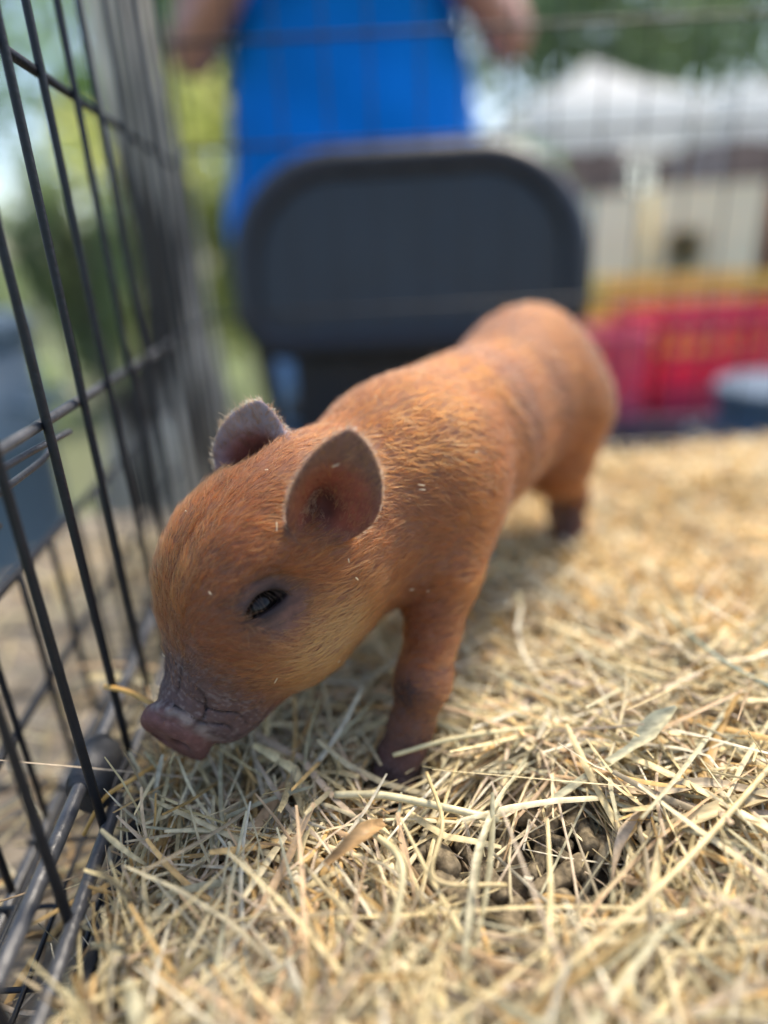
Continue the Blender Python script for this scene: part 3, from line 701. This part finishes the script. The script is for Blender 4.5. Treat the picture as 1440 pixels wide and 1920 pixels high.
def strands(n,xy,zoff,ln,wd,az=None,tilt=.22,curve=.25,segs=6,pal=PAL,pw=None,kink=.0,lift=0,avoid=True):
    c=xy; n=len(c)
    L=ln; w=wd
    a=rng.random(n)*2*np.pi if az is None else az
    ti=rng.normal(size=n)*tilt+lift
    t=np.linspace(-.5,.5,segs+1)
    k1=rng.normal(size=n)*curve; k2=rng.normal(size=n)*curve*.6; kp=rng.random(n)*.7-.35; kk=(rng.random(n)<kink)*rng.normal(size=n)*.9
    ang=a[:,None]+k1[:,None]*t*2+kk[:,None]*np.clip((t[None]-kp[:,None])*30,0,1)
    el=ti[:,None]+k2[:,None]*t*2-np.abs(t)[None]*.25
    ds=(L/segs)[:,None]
    stp=np.stack([np.cos(el)*np.cos(ang),np.cos(el)*np.sin(ang),np.sin(el)],-1)*ds[...,None]
    P=np.cumsum(stp,1); P=P-P[:,segs//2:segs//2+1]
    P[...,0]+=c[:,0,None]; P[...,1]+=c[:,1,None]; P[...,2]+=(hgt(c[:,0],c[:,1])+zoff)[:,None]
    fl=hgt(P[...,0],P[...,1])-.004; P[...,2]=np.maximum(P[...,2],fl+.004*rng.random((n,1)))
    inside=(P[...,0]<PX(P[...,1])+.008).any(1)&(rng.random(n)<.93)
    hol=(np.exp(-(((P[...,0]-HC[0])/.038)**2+((P[...,1]-HC[1]+.006)/.033)**2))>.40).any(1)&(rng.random(n)<.86)
    hoof=(np.hypot(P[...,0]-.001,P[...,1]-.222)<.015).any(1)&(P[...,2].max(1)>-.002)&(rng.random(n)<.75)
    inside=inside|((hol|hoof) if avoid else False)
    keep=~inside&~((P[...,1]>.668).any(1))
    if avoid:
        K=np.where(keep)[0]; d=pig_sd(P[K].reshape(-1,3)).reshape(len(K),-1).min(1); keep[K[d<.0015]]=False
    P=P[keep]; n=len(P); w=w[keep]
    T=np.gradient(P,axis=1); T/=np.linalg.norm(T,axis=2)[...,None]+1e-9
    ro=rng.normal(size=n)*.6; up=np.zeros((n,1,3)); up[:,0]=np.stack([np.sin(ro),np.zeros(n),np.cos(ro)],-1)
    B=np.cross(T,up); B/=np.linalg.norm(B,axis=2)[...,None]+1e-9; Nn=np.cross(B,T)
    tw=rng.normal(size=n)[:,None]*.7*t[None]*2
    B2=B*np.cos(tw)[...,None]+Nn*np.sin(tw)[...,None]; N2=np.cross(B2,T)
    prof=np.clip(1.15-np.abs(t*2)**6*.55,.1,1)[None,:,None]*w[:,None,None]
    A=P-B2*prof*.5; C_=P+B2*prof*.5; D=P+N2*prof*.28
    v=np.stack([A,D,C_],2)       # n,segs+1,3,3
    idx=np.arange(n*(segs+1)*3).reshape(n,segs+1,3)
    q=np.concatenate([np.stack([idx[:,:-1,j],idx[:,1:,j],idx[:,1:,j+1],idx[:,:-1,j+1]],-1).reshape(-1,4) for j in (0,1)])
    col=pal[rng.choice(len(pal),n,p=pw)]*np.array((1.08,1.11,1.20))*(.72+.5*rng.random((n,1)))
    colv=np.repeat(col,(segs+1)*3,0)
    return v.reshape(-1,3),q,colv
def join(parts):
    o=0;V_=[];Q=[];C_=[]
    for v,q,c in parts: V_.append(v);Q.append(q+o);C_.append(c);o+=len(v)
    return np.concatenate(V_),np.concatenate(Q),np.concatenate(C_)
def region(n,y0,y1,x0=None,x1=None,bare=.0):
    y=y0+(y1-y0)*rng.random(n); x=(PX(y)+.016 if x0 is None else x0)
    xm=np.minimum(.64,.10+.72*y) if x1 is None else x1
    x=x+(xm-x)*rng.random(n); c=np.stack([x,y],-1)
    if bare:
        d=np.exp(-(((x-HC[0])/.045)**2+((y-HC[1]+.004)/.036)**2)); d2=np.exp(-(((x-.07)/.07)**2+((y-.145)/.04)**2)); c=c[(rng.random(n)>bare*d)&(rng.random(n)>.55*d2)]
    return c
def lg(n,m,s): return m*np.exp(rng.normal(size=n)*s)
parts=[]
c=region(6000,.03,.30,bare=.95); n=len(c); parts.append(strands(n,c,.001+.008*rng.random(n),lg(n,.075,.42),lg(n,.00090,.4)))
c=region(4600,.03,.32,bare=.9); n=len(c); parts.append(strands(n,c,.006+.010*rng.random(n),lg(n,.108,.35),lg(n,.00150,.38),tilt=.15,kink=.35,curve=.4,segs=8))
c=region(330,.03,.32,bare=.9); n=len(c); parts.append(strands(n,c,.010+.008*rng.random(n),lg(n,.085,.3),lg(n,.0032,.3),tilt=.14,segs=8,kink=.2))
c=region(6500,.28,.68); n=len(c); parts.append(strands(n,c,.001+.012*rng.random(n),lg(n,.055,.4),lg(n,.0014,.4),tilt=.3))
# combed sheaf running from the front hoof towards the right
c=np.stack([.035+.05*rng.random(420),.205+.05*rng.random(420)],-1); n=len(c); parts.append(strands(n,c,.004+.010*rng.random(n),lg(n,.07,.3),lg(n,.0013,.3),az=math.radians(52)+rng.normal(size=n)*.22,tilt=.1,curve=.15))
# stems standing up along the tray rim
yy=.10+.16*rng.random(170); c=np.stack([PX(yy)+.016+.012*rng.random(170),yy],-1); n=len(c); parts.append(strands(n,c,.012+.012*rng.random(n),lg(n,.045,.3),lg(n,.0013,.35),tilt=.4,lift=.9,curve=.4))
c=region(2600,.05,.34); n=len(c); parts.append(strands(n,c,.003+.014*rng.random(n),lg(n,.009,.5),lg(n,.0013,.5),tilt=.35,curve=.4,segs=2))
v,q,cc=join(parts); obj('straw',npmesh('straw',v,q,cc),m_straw,kind='stuff')
# litter that has fallen through the wires
y=.05+.6*rng.random(700); c=np.stack([PX(y)-.004-.2*rng.random(700)**1.4,y],-1)
_h=hgt; hgt=lambda x,y:np.full(np.shape(x),-.055)
def lit():
    global PX
    px=PX; PX=lambda y:np.asarray(y)*0-9; r=strands(len(c),c,.002+.004*rng.random(len(c)),lg(len(c),.05,.4),lg(len(c),.0014,.4),tilt=.08,avoid=False); PX=px; return r
v,q,cc=lit(); obj('fallen_straw',npmesh('fallen_straw',v,q,cc),m_straw,kind='stuff'); hgt=_h
# golden wood shavings at the back right
GP=np.array([(.84,.62,.27),(.88,.72,.40),(.80,.53,.20),(.90,.79,.52),(.72,.47,.20)])
def gold(n):
    y=.23+.44*rng.random(n); x=-.1+.74*rng.random(n); w=1/(1+np.exp(-((x-.17-.10*np.sin(y*14))/.03)))*(1/(1+np.exp(-(y-.285-.0*x)/.02))); w=np.maximum(w,(y>.46)*.75)
    k=rng.random(n)<w; return np.stack([x,y],-1)[k]
c=gold(15000); n=len(c); g1=strands(n,c,.006+.014*rng.random(n),lg(n,.018,.4),lg(n,.0034,.45),tilt=.5,curve=1.0,segs=5,pal=GP)
c=gold(5000); n=len(c); g2=strands(n,c,.012+.012*rng.random(n),lg(n,.042,.4),lg(n,.0018,.4),tilt=.35,curve=.5,segs=5,pal=GP)
v,q,cc=join([g1,g2]); obj('wood_shavings',npmesh('wood_shavings',v,q,cc),m_straw,kind='stuff')
# feed pellets in the hollow
m_pel=mat('feed_pellet',(.15,.115,.065),.95,.45,420,1.0,260,col2=(.29,.23,.14))
pm=[]
for k in range(5):
    L=.013+.003*k; r=.0034+.0004*(k%3); nn=14; V_=[];F_=[]
    prof=[(0,.55),(.10,.86),(.25,1.0),(.45,1.03),(.65,.98),(.85,.97),(.95,.80),(1,.5)]
    for s,rr in prof:
        for j in range(nn):
            a=2*math.pi*j/nn; p=np.array((math.cos(a),math.sin(a),s*3)); q_=1+.09*vnoise(p,2.2,k)+.05*vnoise(p,6.1,k+3)
            V_.append((L*(s-.5),r*rr*q_*math.cos(a)+.0006*math.sin(s*5+k),r*rr*q_*math.sin(a)))
    for i_ in range(len(prof)-1):
        for j in range(nn): F_.append((i_*nn+j,i_*nn+(j+1)%nn,(i_+1)*nn+(j+1)%nn,(i_+1)*nn+j))
    F_+=[tuple(range(nn-1,-1,-1)),tuple(range((len(prof)-1)*nn,len(prof)*nn))]
    pm.append(MB().add(V_,F_).mesh('feed_pellet',True))
cnt=0; spots=[]
while cnt<120:
    p=HC+rng.normal(size=2)*np.array((.050,.036))+np.array((.006,-.009))
    if any(np.hypot(*(p-s))<.0065 for s in spots): continue
    spots.append(p); o=obj('feed_pellet',pm[cnt%5],m_pel,None,(p[0],p[1],float(hgt(p[0],p[1]))+.0005+.005*rng.random()),label='brown feed pellet lying in the bare hollow in the straw',category='pellet',group='feed pellets in the straw')
    o.rotation_euler=(rng.random()*6,rng.normal()*.2,rng.random()*6); o.scale=(.65+.55*rng.random(),)*3; cnt+=1
# ---- single stalks and blades that can be told apart
def stalk(name,label,pts,r,col,cat='straw stalk',nodes=()):
    m=mat(name+'_skin',col,.45,.25,160,.3,300,trans=0,spec=.4)
    P=spline(pts,28); R_=np.full(29,r)
    for u in nodes: R_=R_*(1+.45*np.exp(-((np.linspace(0,1,29)-u)/.02)**2))
    R_[-1]*=.8
    o=MB().tube(P,R_,8).build(name,m,None,True,label=label,category=cat); return o
def blade(name,label,pts,ws,col,cat='grass blade',roll=.2):
    m=mat(name+'_skin',col,.5,.40,320,.35,500,trans=.25,spec=.4,stretch=(.25,1,1))
    n_=24; P=spline(pts,n_); w=np.interp(np.linspace(0,1,n_+1),np.linspace(0,1,len(ws)),ws)
    T=np.gradient(P,axis=0); T/=np.linalg.norm(T,axis=1)[:,None]; up=np.array((math.sin(roll),0,math.cos(roll)))
    B=np.cross(T,up); B/=np.linalg.norm(B,axis=1)[:,None]; N_=np.cross(B,T); V_=[];F_=[]
    for i_ in range(n_+1):
        for s,h in ((-1,.25),(-.5,.05),(0,-.06),(.5,.05),(1,.25)): V_.append(P[i_]+B[i_]*w[i_]*.5*s+N_[i_]*w[i_]*h)
    nv=len(V_)
    for i_ in range(n_+1):
        for j in range(5): V_.append(np.array(V_[i_*5+j])-N_[i_]*.00025)
    for o_ in (0,nv):
        for i_ in range(n_):
            for j in range(4):
                f=(o_+i_*5+j,o_+i_*5+j+1,o_+i_*5+j+6,o_+i_*5+j+5); F_.append(f if o_==0 else f[::-1])
    return MB().add(V_,F_).build(name,m,None,True,label=label,category=cat)
stalk('straw_stalk','thick pale straw stalk with a node lying in front of the front hoof',[(-.0261,.1997,.016),(-.006,.1969,.017),(.0211,.1891,.016),(.0386,.1865,.012)],.0015,(.66,.58,.34),nodes=(.28,))
blade('flat_straw','broad pale grass blade rising to the right of the front hoof',[(.0577,.192,.012),(.0797,.2019,.018),(.0984,.2092,.024),(.1088,.2145,.030),(.1194,.2182,.036)],[.0028,.0030,.0034,.0032,.0080,.0072,.0015],(.64,.60,.40),roll=.5)
stalk('straw_stalk','long thin yellow straw stalk crossing the lower right corner diagonally',[(.160,.205,.022),(.0989,.1562,.026),(.0632,.1322,.026),(.0355,.1174,.020)],.0011,(.60,.47,.24))
blade('flat_straw','wide pinkish grass blade lying level at the right edge',[(.0736,.1990,.013),(.1008,.1893,.019),(.1218,.19,.021),(.150,.1800,.020)],[.002,.0045,.005,.004],(.56,.46,.31))
blade('flat_straw','wide tan grass blade just in front of the pinkish one',[(.0880,.1735,.013),(.1093,.176,.019),(.1246,.1794,.021),(.150,.1860,.020)],[.003,.0055,.006,.004],(.58,.48,.28))
stalk('grass_stem','thin grey green stem lying on the shavings at the right',[(.150,.312,.030),(.154,.2584,.034),(.1702,.2358,.030),(.19,.215,.028)],.0008,(.26,.32,.24),'grass stem')
stalk('straw_stalk','short orange straw poking between the snout and the wires',[(-.1300,.2410,.045),(-.1159,.2341,.046),(-.1030,.2262,.045)],.0011,(.62,.36,.10))
stalk('straw_stalk','bent orange straw leaning over the bottom rail below the snout',[(-.1330,.2010,.0),(-.1221,.2043,.016),(-.1092,.2091,.022),(-.1036,.2302,.012)],.0009,(.66,.38,.11))
blade('flat_straw','long whitish blade standing out of the pellet hollow towards the camera',[(.0172,.1292,.010),(.0223,.1472,.018),(.0278,.1655,.022),(.0399,.1888,.022),(.0557,.2117,.016)],[.002,.0032,.0030,.0022,.001],(.60,.55,.36),roll=-.3)
stalk('straw_stalk','thin straw kinked in the middle above the pellets',[(.012,.2046,.020),(.0155,.1748,.026),(.0108,.1565,.020),(.0359,.1572,.014)],.0008,(.56,.44,.22))
stalk('straw_stalk','level straw lying behind the front hoof and pellet hollow',[(.0903,.2334,.014),(.0649,.2307,.018),(.0259,.2240,.020),(-.0016,.2180,.018)],.0010,(.60,.52,.28))
blade('flat_straw','short brown papery blade left of the pellet hollow',[(-.0280,.1655,.018),(-.0139,.1714,.026),(-.0062,.1810,.020)],[.002,.0062,.003],(.46,.29,.13),roll=.6)
stalk('straw_stalk','blurred straw stalk with a bend at the lower edge of the picture',[(-.0109,.1201,.012),(-.0026,.1434,.022),(-.0008,.1597,.026),(-.0122,.180,.018)],.0012,(.58,.50,.28))
# ================================================================ the piglet
def headc(p):
    q=(p-HO)@HAX.T; return q[:,0],q[:,1],q[:,2]
def mixc(a,b,t): return a*(1-t[:,None])+np.array(b,np.float32)*t[:,None]
v,q,n=mesh_sdf(pig_sd,LO,HI,.0010,2)
s,u,l=headc(v); near=np.linalg.norm(v-HO,axis=1)<.13
col=np.tile(np.array((.24,.095,.05),np.float32),(len(v),1))
nz=vnoise(v,60)*.5+vnoise(v,170,1)*.3
col=mixc(col,(.20,.10,.07),np.clip(.35+.5*nz,0,1)*.7)
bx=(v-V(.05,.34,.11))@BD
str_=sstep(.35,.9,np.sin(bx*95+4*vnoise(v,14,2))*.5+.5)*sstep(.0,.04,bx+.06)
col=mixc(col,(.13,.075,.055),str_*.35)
foot=sstep(.050,.022,v[:,2])*(~(near&(s>-.03)&(u<.06)&(l>-.06)&(v[:,0]<-.035)&(v[:,1]<.26)))
col=mixc(col,(.105,.055,.043),foot*.9); col=mixc(col,(.022,.018,.018),sstep(.012,.007,v[:,2])*foot)
kn=np.exp(-(((v-V(.006,.232,.040))**2).sum(1))/.008**2); col=mixc(col,(.03,.025,.03),np.clip(kn*1.2,0,.85))
mz=sstep(.046,.064,s+.15*u+.006*nz)*near
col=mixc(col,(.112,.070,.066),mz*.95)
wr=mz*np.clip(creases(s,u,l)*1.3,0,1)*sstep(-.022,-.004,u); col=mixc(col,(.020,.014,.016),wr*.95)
pb=mz*sstep(.1,.7,vnoise(v,1500,3)+.5*vnoise(v,820,4)+.5*vnoise(v,200,5)); col=mixc(col,(.24,.185,.175),pb*.6)
gb=mz*sstep(.1,.6,vnoise(v,110,8)); col=mixc(col,(.065,.043,.046),gb*.5)
dk=sstep(-.0040,-.001,disc_t(s,u,l))*near*(np.sqrt((l/.02)**2+(u/.021)**2)<1.05); col=mixc(col,(.175,.078,.070),dk*(.55+.35*np.clip(vnoise(v,150,5)+.5,0,1)))
rimz=np.exp(-((disc_t(s,u,l)+.003)/.0020)**2)*near*sstep(-.012,.004,u); col=mixc(col,(.34,.28,.25),rimz*np.clip(.40+vnoise(v,500,6),0,.6))
for l0 in (.0072,-.0072):
    nc=hp(.0042*1.12+.0915-.42*.0040-.40*l0,.0030,l0); col=mixc(col,(.030,.014,.014),sstep(.0058,.0028,np.linalg.norm(v-nc,axis=1))*.9)
for E in EYES:
    r=np.linalg.norm((v-E)*V(1,1,1),axis=1); col=mixc(col,(.086,.056,.050),sstep(.020,.007,r+.006*nz+.003*vnoise(v,300,9))*.8); axf=nrm(HF*.74+HU*.60); ex=(v-E)@axf; ry=np.sqrt(np.maximum(r*r-ex*ex,0)); col=mixc(col,(.022,.015,.016),sstep(.0085,.0050,np.sqrt((ex/1.7)**2+ry**2))*.9); col=mixc(col,(.035,.024,.026),np.clip(np.sin(ry*1500+ex*200)*1.5-.6,0,1)*sstep(.018,.008,r)*.5)
DN=np.concatenate([pig_sd(x,False) for x in np.array_split(v,4)])
for E,sg in zip(EARS,(1,-1)):
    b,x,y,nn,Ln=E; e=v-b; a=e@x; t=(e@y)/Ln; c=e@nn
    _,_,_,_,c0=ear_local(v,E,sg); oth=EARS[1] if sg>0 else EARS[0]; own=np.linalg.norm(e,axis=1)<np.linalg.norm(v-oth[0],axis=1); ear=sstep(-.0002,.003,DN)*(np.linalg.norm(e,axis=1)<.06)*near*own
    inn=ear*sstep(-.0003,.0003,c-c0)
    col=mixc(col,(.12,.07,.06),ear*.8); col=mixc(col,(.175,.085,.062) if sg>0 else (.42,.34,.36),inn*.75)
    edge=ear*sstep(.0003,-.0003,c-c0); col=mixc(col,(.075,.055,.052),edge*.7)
    cn=np.linalg.norm(e-y*.010,axis=1); col=mixc(col,(.26,.06,.035),sstep(.020,.010,cn)*inn*.85); can=np.exp(-((e-x*-.003-y*.009+nn*.014)**2).sum(1)/.0098**2); col=mixc(col,(.06,.014,.010),np.clip(can*1.4,0,.92))  # shade in the ear hollow painted as a dark spot
m_skin_pig=mat('piglet_skin',(1,1,1),.70,.28,240,.5,900,attr='Col',spec=.25)
_b=[x for x in m_skin_pig.node_tree.nodes if x.type=='BSDF_PRINCIPLED'][0]
_b.inputs['Subsurface Weight'].default_value=.06; _b.inputs['Subsurface Radius'].default_value=(.004,.0015,.001); _b.inputs['Subsurface Scale'].default_value=.5
pig=thing('piglet','small ginger brown piglet standing on straw and sniffing at the wire panel','piglet',(0,0,0))
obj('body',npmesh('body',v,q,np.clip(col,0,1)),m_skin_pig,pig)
# ---- eyes and lashes
m_eye=mat('piglet_eye',(.010,.007,.006),.04,.2,60,spec=.20)
m_lash=mat('eyelash',(.13,.08,.05),.5,.2,60)
for E,sg in zip(EYES,(1,-1)):
    ax_f=nrm(HF*.74+HU*.60); out=nrm(HL*sg*.80+HU*.58); out=nrm(out-(out@ax_f)*ax_f); up=nrm(np.cross(out,ax_f))
    if up@HU<0: up=-up
    b=MB(); R_=.0080; prof=[(R_*math.sin(math.pi*k/16)+1e-5,-R_*math.cos(math.pi*k/16)) for k in range(17)]
    b.lathe(prof,24); o=b.build('eye',m_eye,pig,True); o.location=Vector([float(x) for x in (E-out*.0076)])
    lb=MB()
    for k in range(16):
        f_=(k+.5+rng.normal()*.3)/16*2-1; r0=E+ax_f*f_*.0086+up*(.0042-.0028*f_*f_)+out*.0032
        tip=r0+out*(.0030+.0014*rng.random())-up*(.0030+.0030*rng.random())+ax_f*(f_*.0016+rng.normal()*.0011); mid=(r0+tip)/2+out*.0011
        lb.tube(spline([r0,mid,tip],5),np.linspace(.00007,.00003,6),4)
    lb.build('eyelashes',m_lash,pig,True,kind='stuff')
# ---- fur
def make_fur(NF):
    tri=np.concatenate([q[:,[0,1,2]],q[:,[0,2,3]]]); a,b,c=v[tri[:,0]],v[tri[:,1]],v[tri[:,2]]
    ar=np.linalg.norm(np.cross(b-a,c-a),axis=1)*.5; ce=(a+b+c)/3
    s,u,l=headc(ce); near=np.linalg.norm(ce-HO,axis=1)<.13
    dn=DN[tri[:,0]]; den=np.ones(len(ce)); mzz=sstep(.078,.046,s+.15*u); den=np.where(near,den*(.03+.97*mzz),den)
    hd=near&(s>-.02); den=np.where(hd,den*1.5,den)
    den*=np.where(ce[:,2]<.05,sstep(.010,.03,ce[:,2])*.85+.05,1); 
    hind=(ce[:,1]>.36); den*=np.where(hind,.8,1)
    for E in EYES:
        r=np.linalg.norm(ce-E,axis=1); den*=.14+.86*sstep(.009,.0165,r); den*=(r>.0085)
    earm=np.zeros(len(ce),bool)
    for E in EARS:
        b_,x,y,nn,Ln=E; e=ce-b_; t=(e@y)/Ln; earm|=(dn>.0022)&(np.linalg.norm(e,axis=1)<.06)
        rc=np.linalg.norm(e+x*.003-y*.004,axis=1); den*=.25+.75*sstep(.004,.009,rc)
    den=np.where(earm,.95,den)
    w=ar*den; w/=w.sum(); ti=rng.choice(len(tri),NF,p=w)
    r1=np.sqrt(rng.random(NF)); r2=rng.random(NF)
    root=a[ti]*(1-r1)[:,None]+b[ti]*(r1*(1-r2))[:,None]+c[ti]*(r1*r2)[:,None]
    N_=n[tri[ti,0]]*(1-r1)[:,None]+n[tri[ti,1]]*(r1*(1-r2))[:,None]+n[tri[ti,2]]*(r1*r2)[:,None]; N_/=np.linalg.norm(N_,axis=1)[:,None]
    s,u,l=headc(root); near=np.linalg.norm(root-HO,axis=1)<.13; em=earm[ti]
    hw=np.where(near,sstep(-.055,-.01,s),0)
    body=np.tile(BD*.92+np.array((0,0,-.42)),(NF,1)); body[:,2]-=.9*sstep(.10,.05,root[:,2])
    lg_=sstep(.075,.05,root[:,2])*(1-hw); body=body*(1-lg_)[:,None]+np.array((.15,.25,-1.))*lg_[:,None]
    head=-HF[None]*1.0+HL[None]*np.sign(l)[:,None]*(.35+.5*sstep(.0,.03,np.abs(l)))[:,None]*sstep(.004,.02,np.abs(l))[:,None]-HU[None]*(.35*sstep(.01,.035,np.abs(l)))[:,None]
    # around the eye the hair fans away from it
    for E in EYES:
        e=root-E; r=np.linalg.norm(e,axis=1); k=np.exp(-(r/.018)**2)[:,None]; head=head*(1-.6*k)+e/(r[:,None]+1e-6)*.6*k*1.2
    D=body*(1-hw)[:,None]+head*hw[:,None]
    for E in EARS:
        b_,x,y,nn,Ln=E; e=root-b_; oth=EARS[1] if E is EARS[0] else EARS[0]; mm=em&(np.linalg.norm(e,axis=1)<np.linalg.norm(root-oth[0],axis=1)); D[mm]=y*1.0+np.sign(e[mm]@x)[:,None]*x*.6
    # clumps and disorder
    cl=np.stack([vnoise(root,260,k+10) for k in range(3)],1)*.26+np.stack([vnoise(root,700,k+20) for k in range(3)],1)*.16
    D=D+cl+rng.normal(size=(NF,3))*.24
    D=D-(D*N_).sum(1)[:,None]*N_; D/=np.linalg.norm(D,axis=1)[:,None]+1e-6
    L=np.where(hw>.5,.0060,.0066)*np.exp(rng.normal(size=NF)*.28)
    L=np.where(near,L*(.45+.55*sstep(.078,.045,s)),L); lift_=0; L=np.where(em,.0036*np.exp(rng.normal(size=NF)*.3),L)
    L*=np.where(root[:,2]<.05,.6,1)
    rim=np.zeros(NF,bool)
    for E in EARS: rim|=em&(np.abs(N_@E[3])<.55)&(np.linalg.norm(root-E[0],axis=1)<.055)
    L=np.where(rim,.0026,L)
    lift=.24+.16*rng.random(NF)+.12*np.clip(vnoise(root,300,31),-1,1)
    lift=np.where(rim,1.1,lift)
    K=5; t=np.linspace(0,1,K)
    P=root[:,None]-N_[:,None]*.0003+(L[:,None]*t)[...,None]*D[:,None]*.95+N_[:,None]*(L*lift)[:,None,None]*(t-.55*t*t)[None,:,None]
    P[...,2]-=(L[:,None]*.10*t*t)
    A1=np.array((.345,.078,.013)); A2=np.array((.43,.175,.050)); A3=np.array((.10,.035,.014)); A4=np.array((.25,.050,.008))
    ch=rng.random(NF)*np.where(hw>.5,.93,1)+np.where(hw>.5,.07,0)
    C_=np.where((ch<.50)[:,None],A1,np.where((ch<.63)[:,None],A2,np.where((ch<.78)[:,None],A4,A3)))
    bl=np.clip(.5+.8*vnoise(root,45,40),0,1)[:,None]; C_=C_*(1-.5*bl)+np.where(bl>.55,A3*1.3,A4)*.5*bl
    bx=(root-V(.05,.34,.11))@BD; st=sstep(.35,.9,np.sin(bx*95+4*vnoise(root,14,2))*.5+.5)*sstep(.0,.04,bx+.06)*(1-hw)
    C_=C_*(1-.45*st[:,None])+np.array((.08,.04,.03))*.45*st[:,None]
    bl_=(root-V(.05,.34,.11))@BD; ln=np.exp(-((bl_-.017+.012*np.sin(root[:,2]*45-4))/.0024)**2)*sstep(.115,.128,root[:,2])*(1-hw); C_=C_*(1-.8*ln[:,None])+np.array((.05,.02,.012))*.8*ln[:,None]  # thin diagonal line of shade painted into the back hair
    pale=np.exp(-((s-.030)/.022)**2-((u+.012)/.02)**2)*(np.abs(l)>.015)*hw; C_=C_*(1-.5*pale[:,None])+np.array((.78,.46,.16))*.5*pale[:,None]
    gz=np.zeros(NF)
    for E in EYES: gz=np.maximum(gz,np.exp(-(np.linalg.norm(root-E-HF*.006,axis=1)/.019)**2))
    gz=np.maximum(gz,sstep(.040,.066,s+.15*u)*near); C_=C_*(1-.55*gz[:,None])+np.array((.10,.05,.035))*.55*gz[:,None]
    C_=np.where(em[:,None],np.array((.40,.17,.07)),C_)
    C_=np.where(rim[:,None],np.array((.58,.42,.28)),C_)
    C_*=np.where(hw>.5,.80,.88)[:,None]*(.7+.6*rng.random(NF))[:,None]
    hc=bpy.data.hair_curves.new('fur'); hc.add_curves([K]*NF)
    hc.points.foreach_set('position',P.astype(np.float32).ravel())
    ra=np.tile(np.array((.000066,.000065,.000058,.000046,.000024),np.float32),NF)*np.repeat(.7+.9*rng.random(NF)**1.6,K)
    hc.points.foreach_set('radius',ra.astype(np.float32))
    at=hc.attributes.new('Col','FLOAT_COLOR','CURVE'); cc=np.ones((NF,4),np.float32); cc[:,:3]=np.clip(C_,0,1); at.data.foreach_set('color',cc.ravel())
    m=bpy.data.materials.new('piglet_fur'); m.use_nodes=True; t_=m.node_tree; t_.nodes.clear()
    out=t_.nodes.new('ShaderNodeOutputMaterial'); h=t_.nodes.new('ShaderNodeBsdfHairPrincipled'); h.parametrization='COLOR'
    h.inputs['Roughness'].default_value=.55; h.inputs['Radial Roughness'].default_value=.65; h.inputs['Random Roughness'].default_value=.2
    ac=t_.nodes.new('ShaderNodeAttribute'); ac.attribute_name='Col'; lk(t_,ac.outputs['Color'],h.inputs['Color']); lk(t_,h.outputs[0],out.inputs[0])
    hc.materials.append(m); o=bpy.data.objects.new('fur',hc); LINK(o); o.parent=pig; o['kind']='stuff'
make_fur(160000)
cand=np.where((np.linalg.norm(v-HO,axis=1)<.10)&(v[:,2]>.05)&(n@nrm((.2,-.75,.6))>.2))[0]; fb=MB()
for i_ in rng.choice(cand,22,replace=False):
    p=v[i_]+n[i_]*.0016; d=np.cross(n[i_],rng.normal(size=3)); d/=np.linalg.norm(d); e=np.cross(n[i_],d); L=.0006+.0012*rng.random()**2; w_=.00022
    fb.add([p-d*L-e*w_,p+d*L-e*w_,p+d*L+e*w_,p-d*L+e*w_,p+n[i_]*.0003],[(0,1,4),(1,2,4),(2,3,4),(3,0,4),(3,2,1,0)])
fb.build('straw_dust',mat('straw_dust',(.62,.50,.34),.7,.2,90),pig,kind='stuff')
print('script seconds',time.time()-T0)
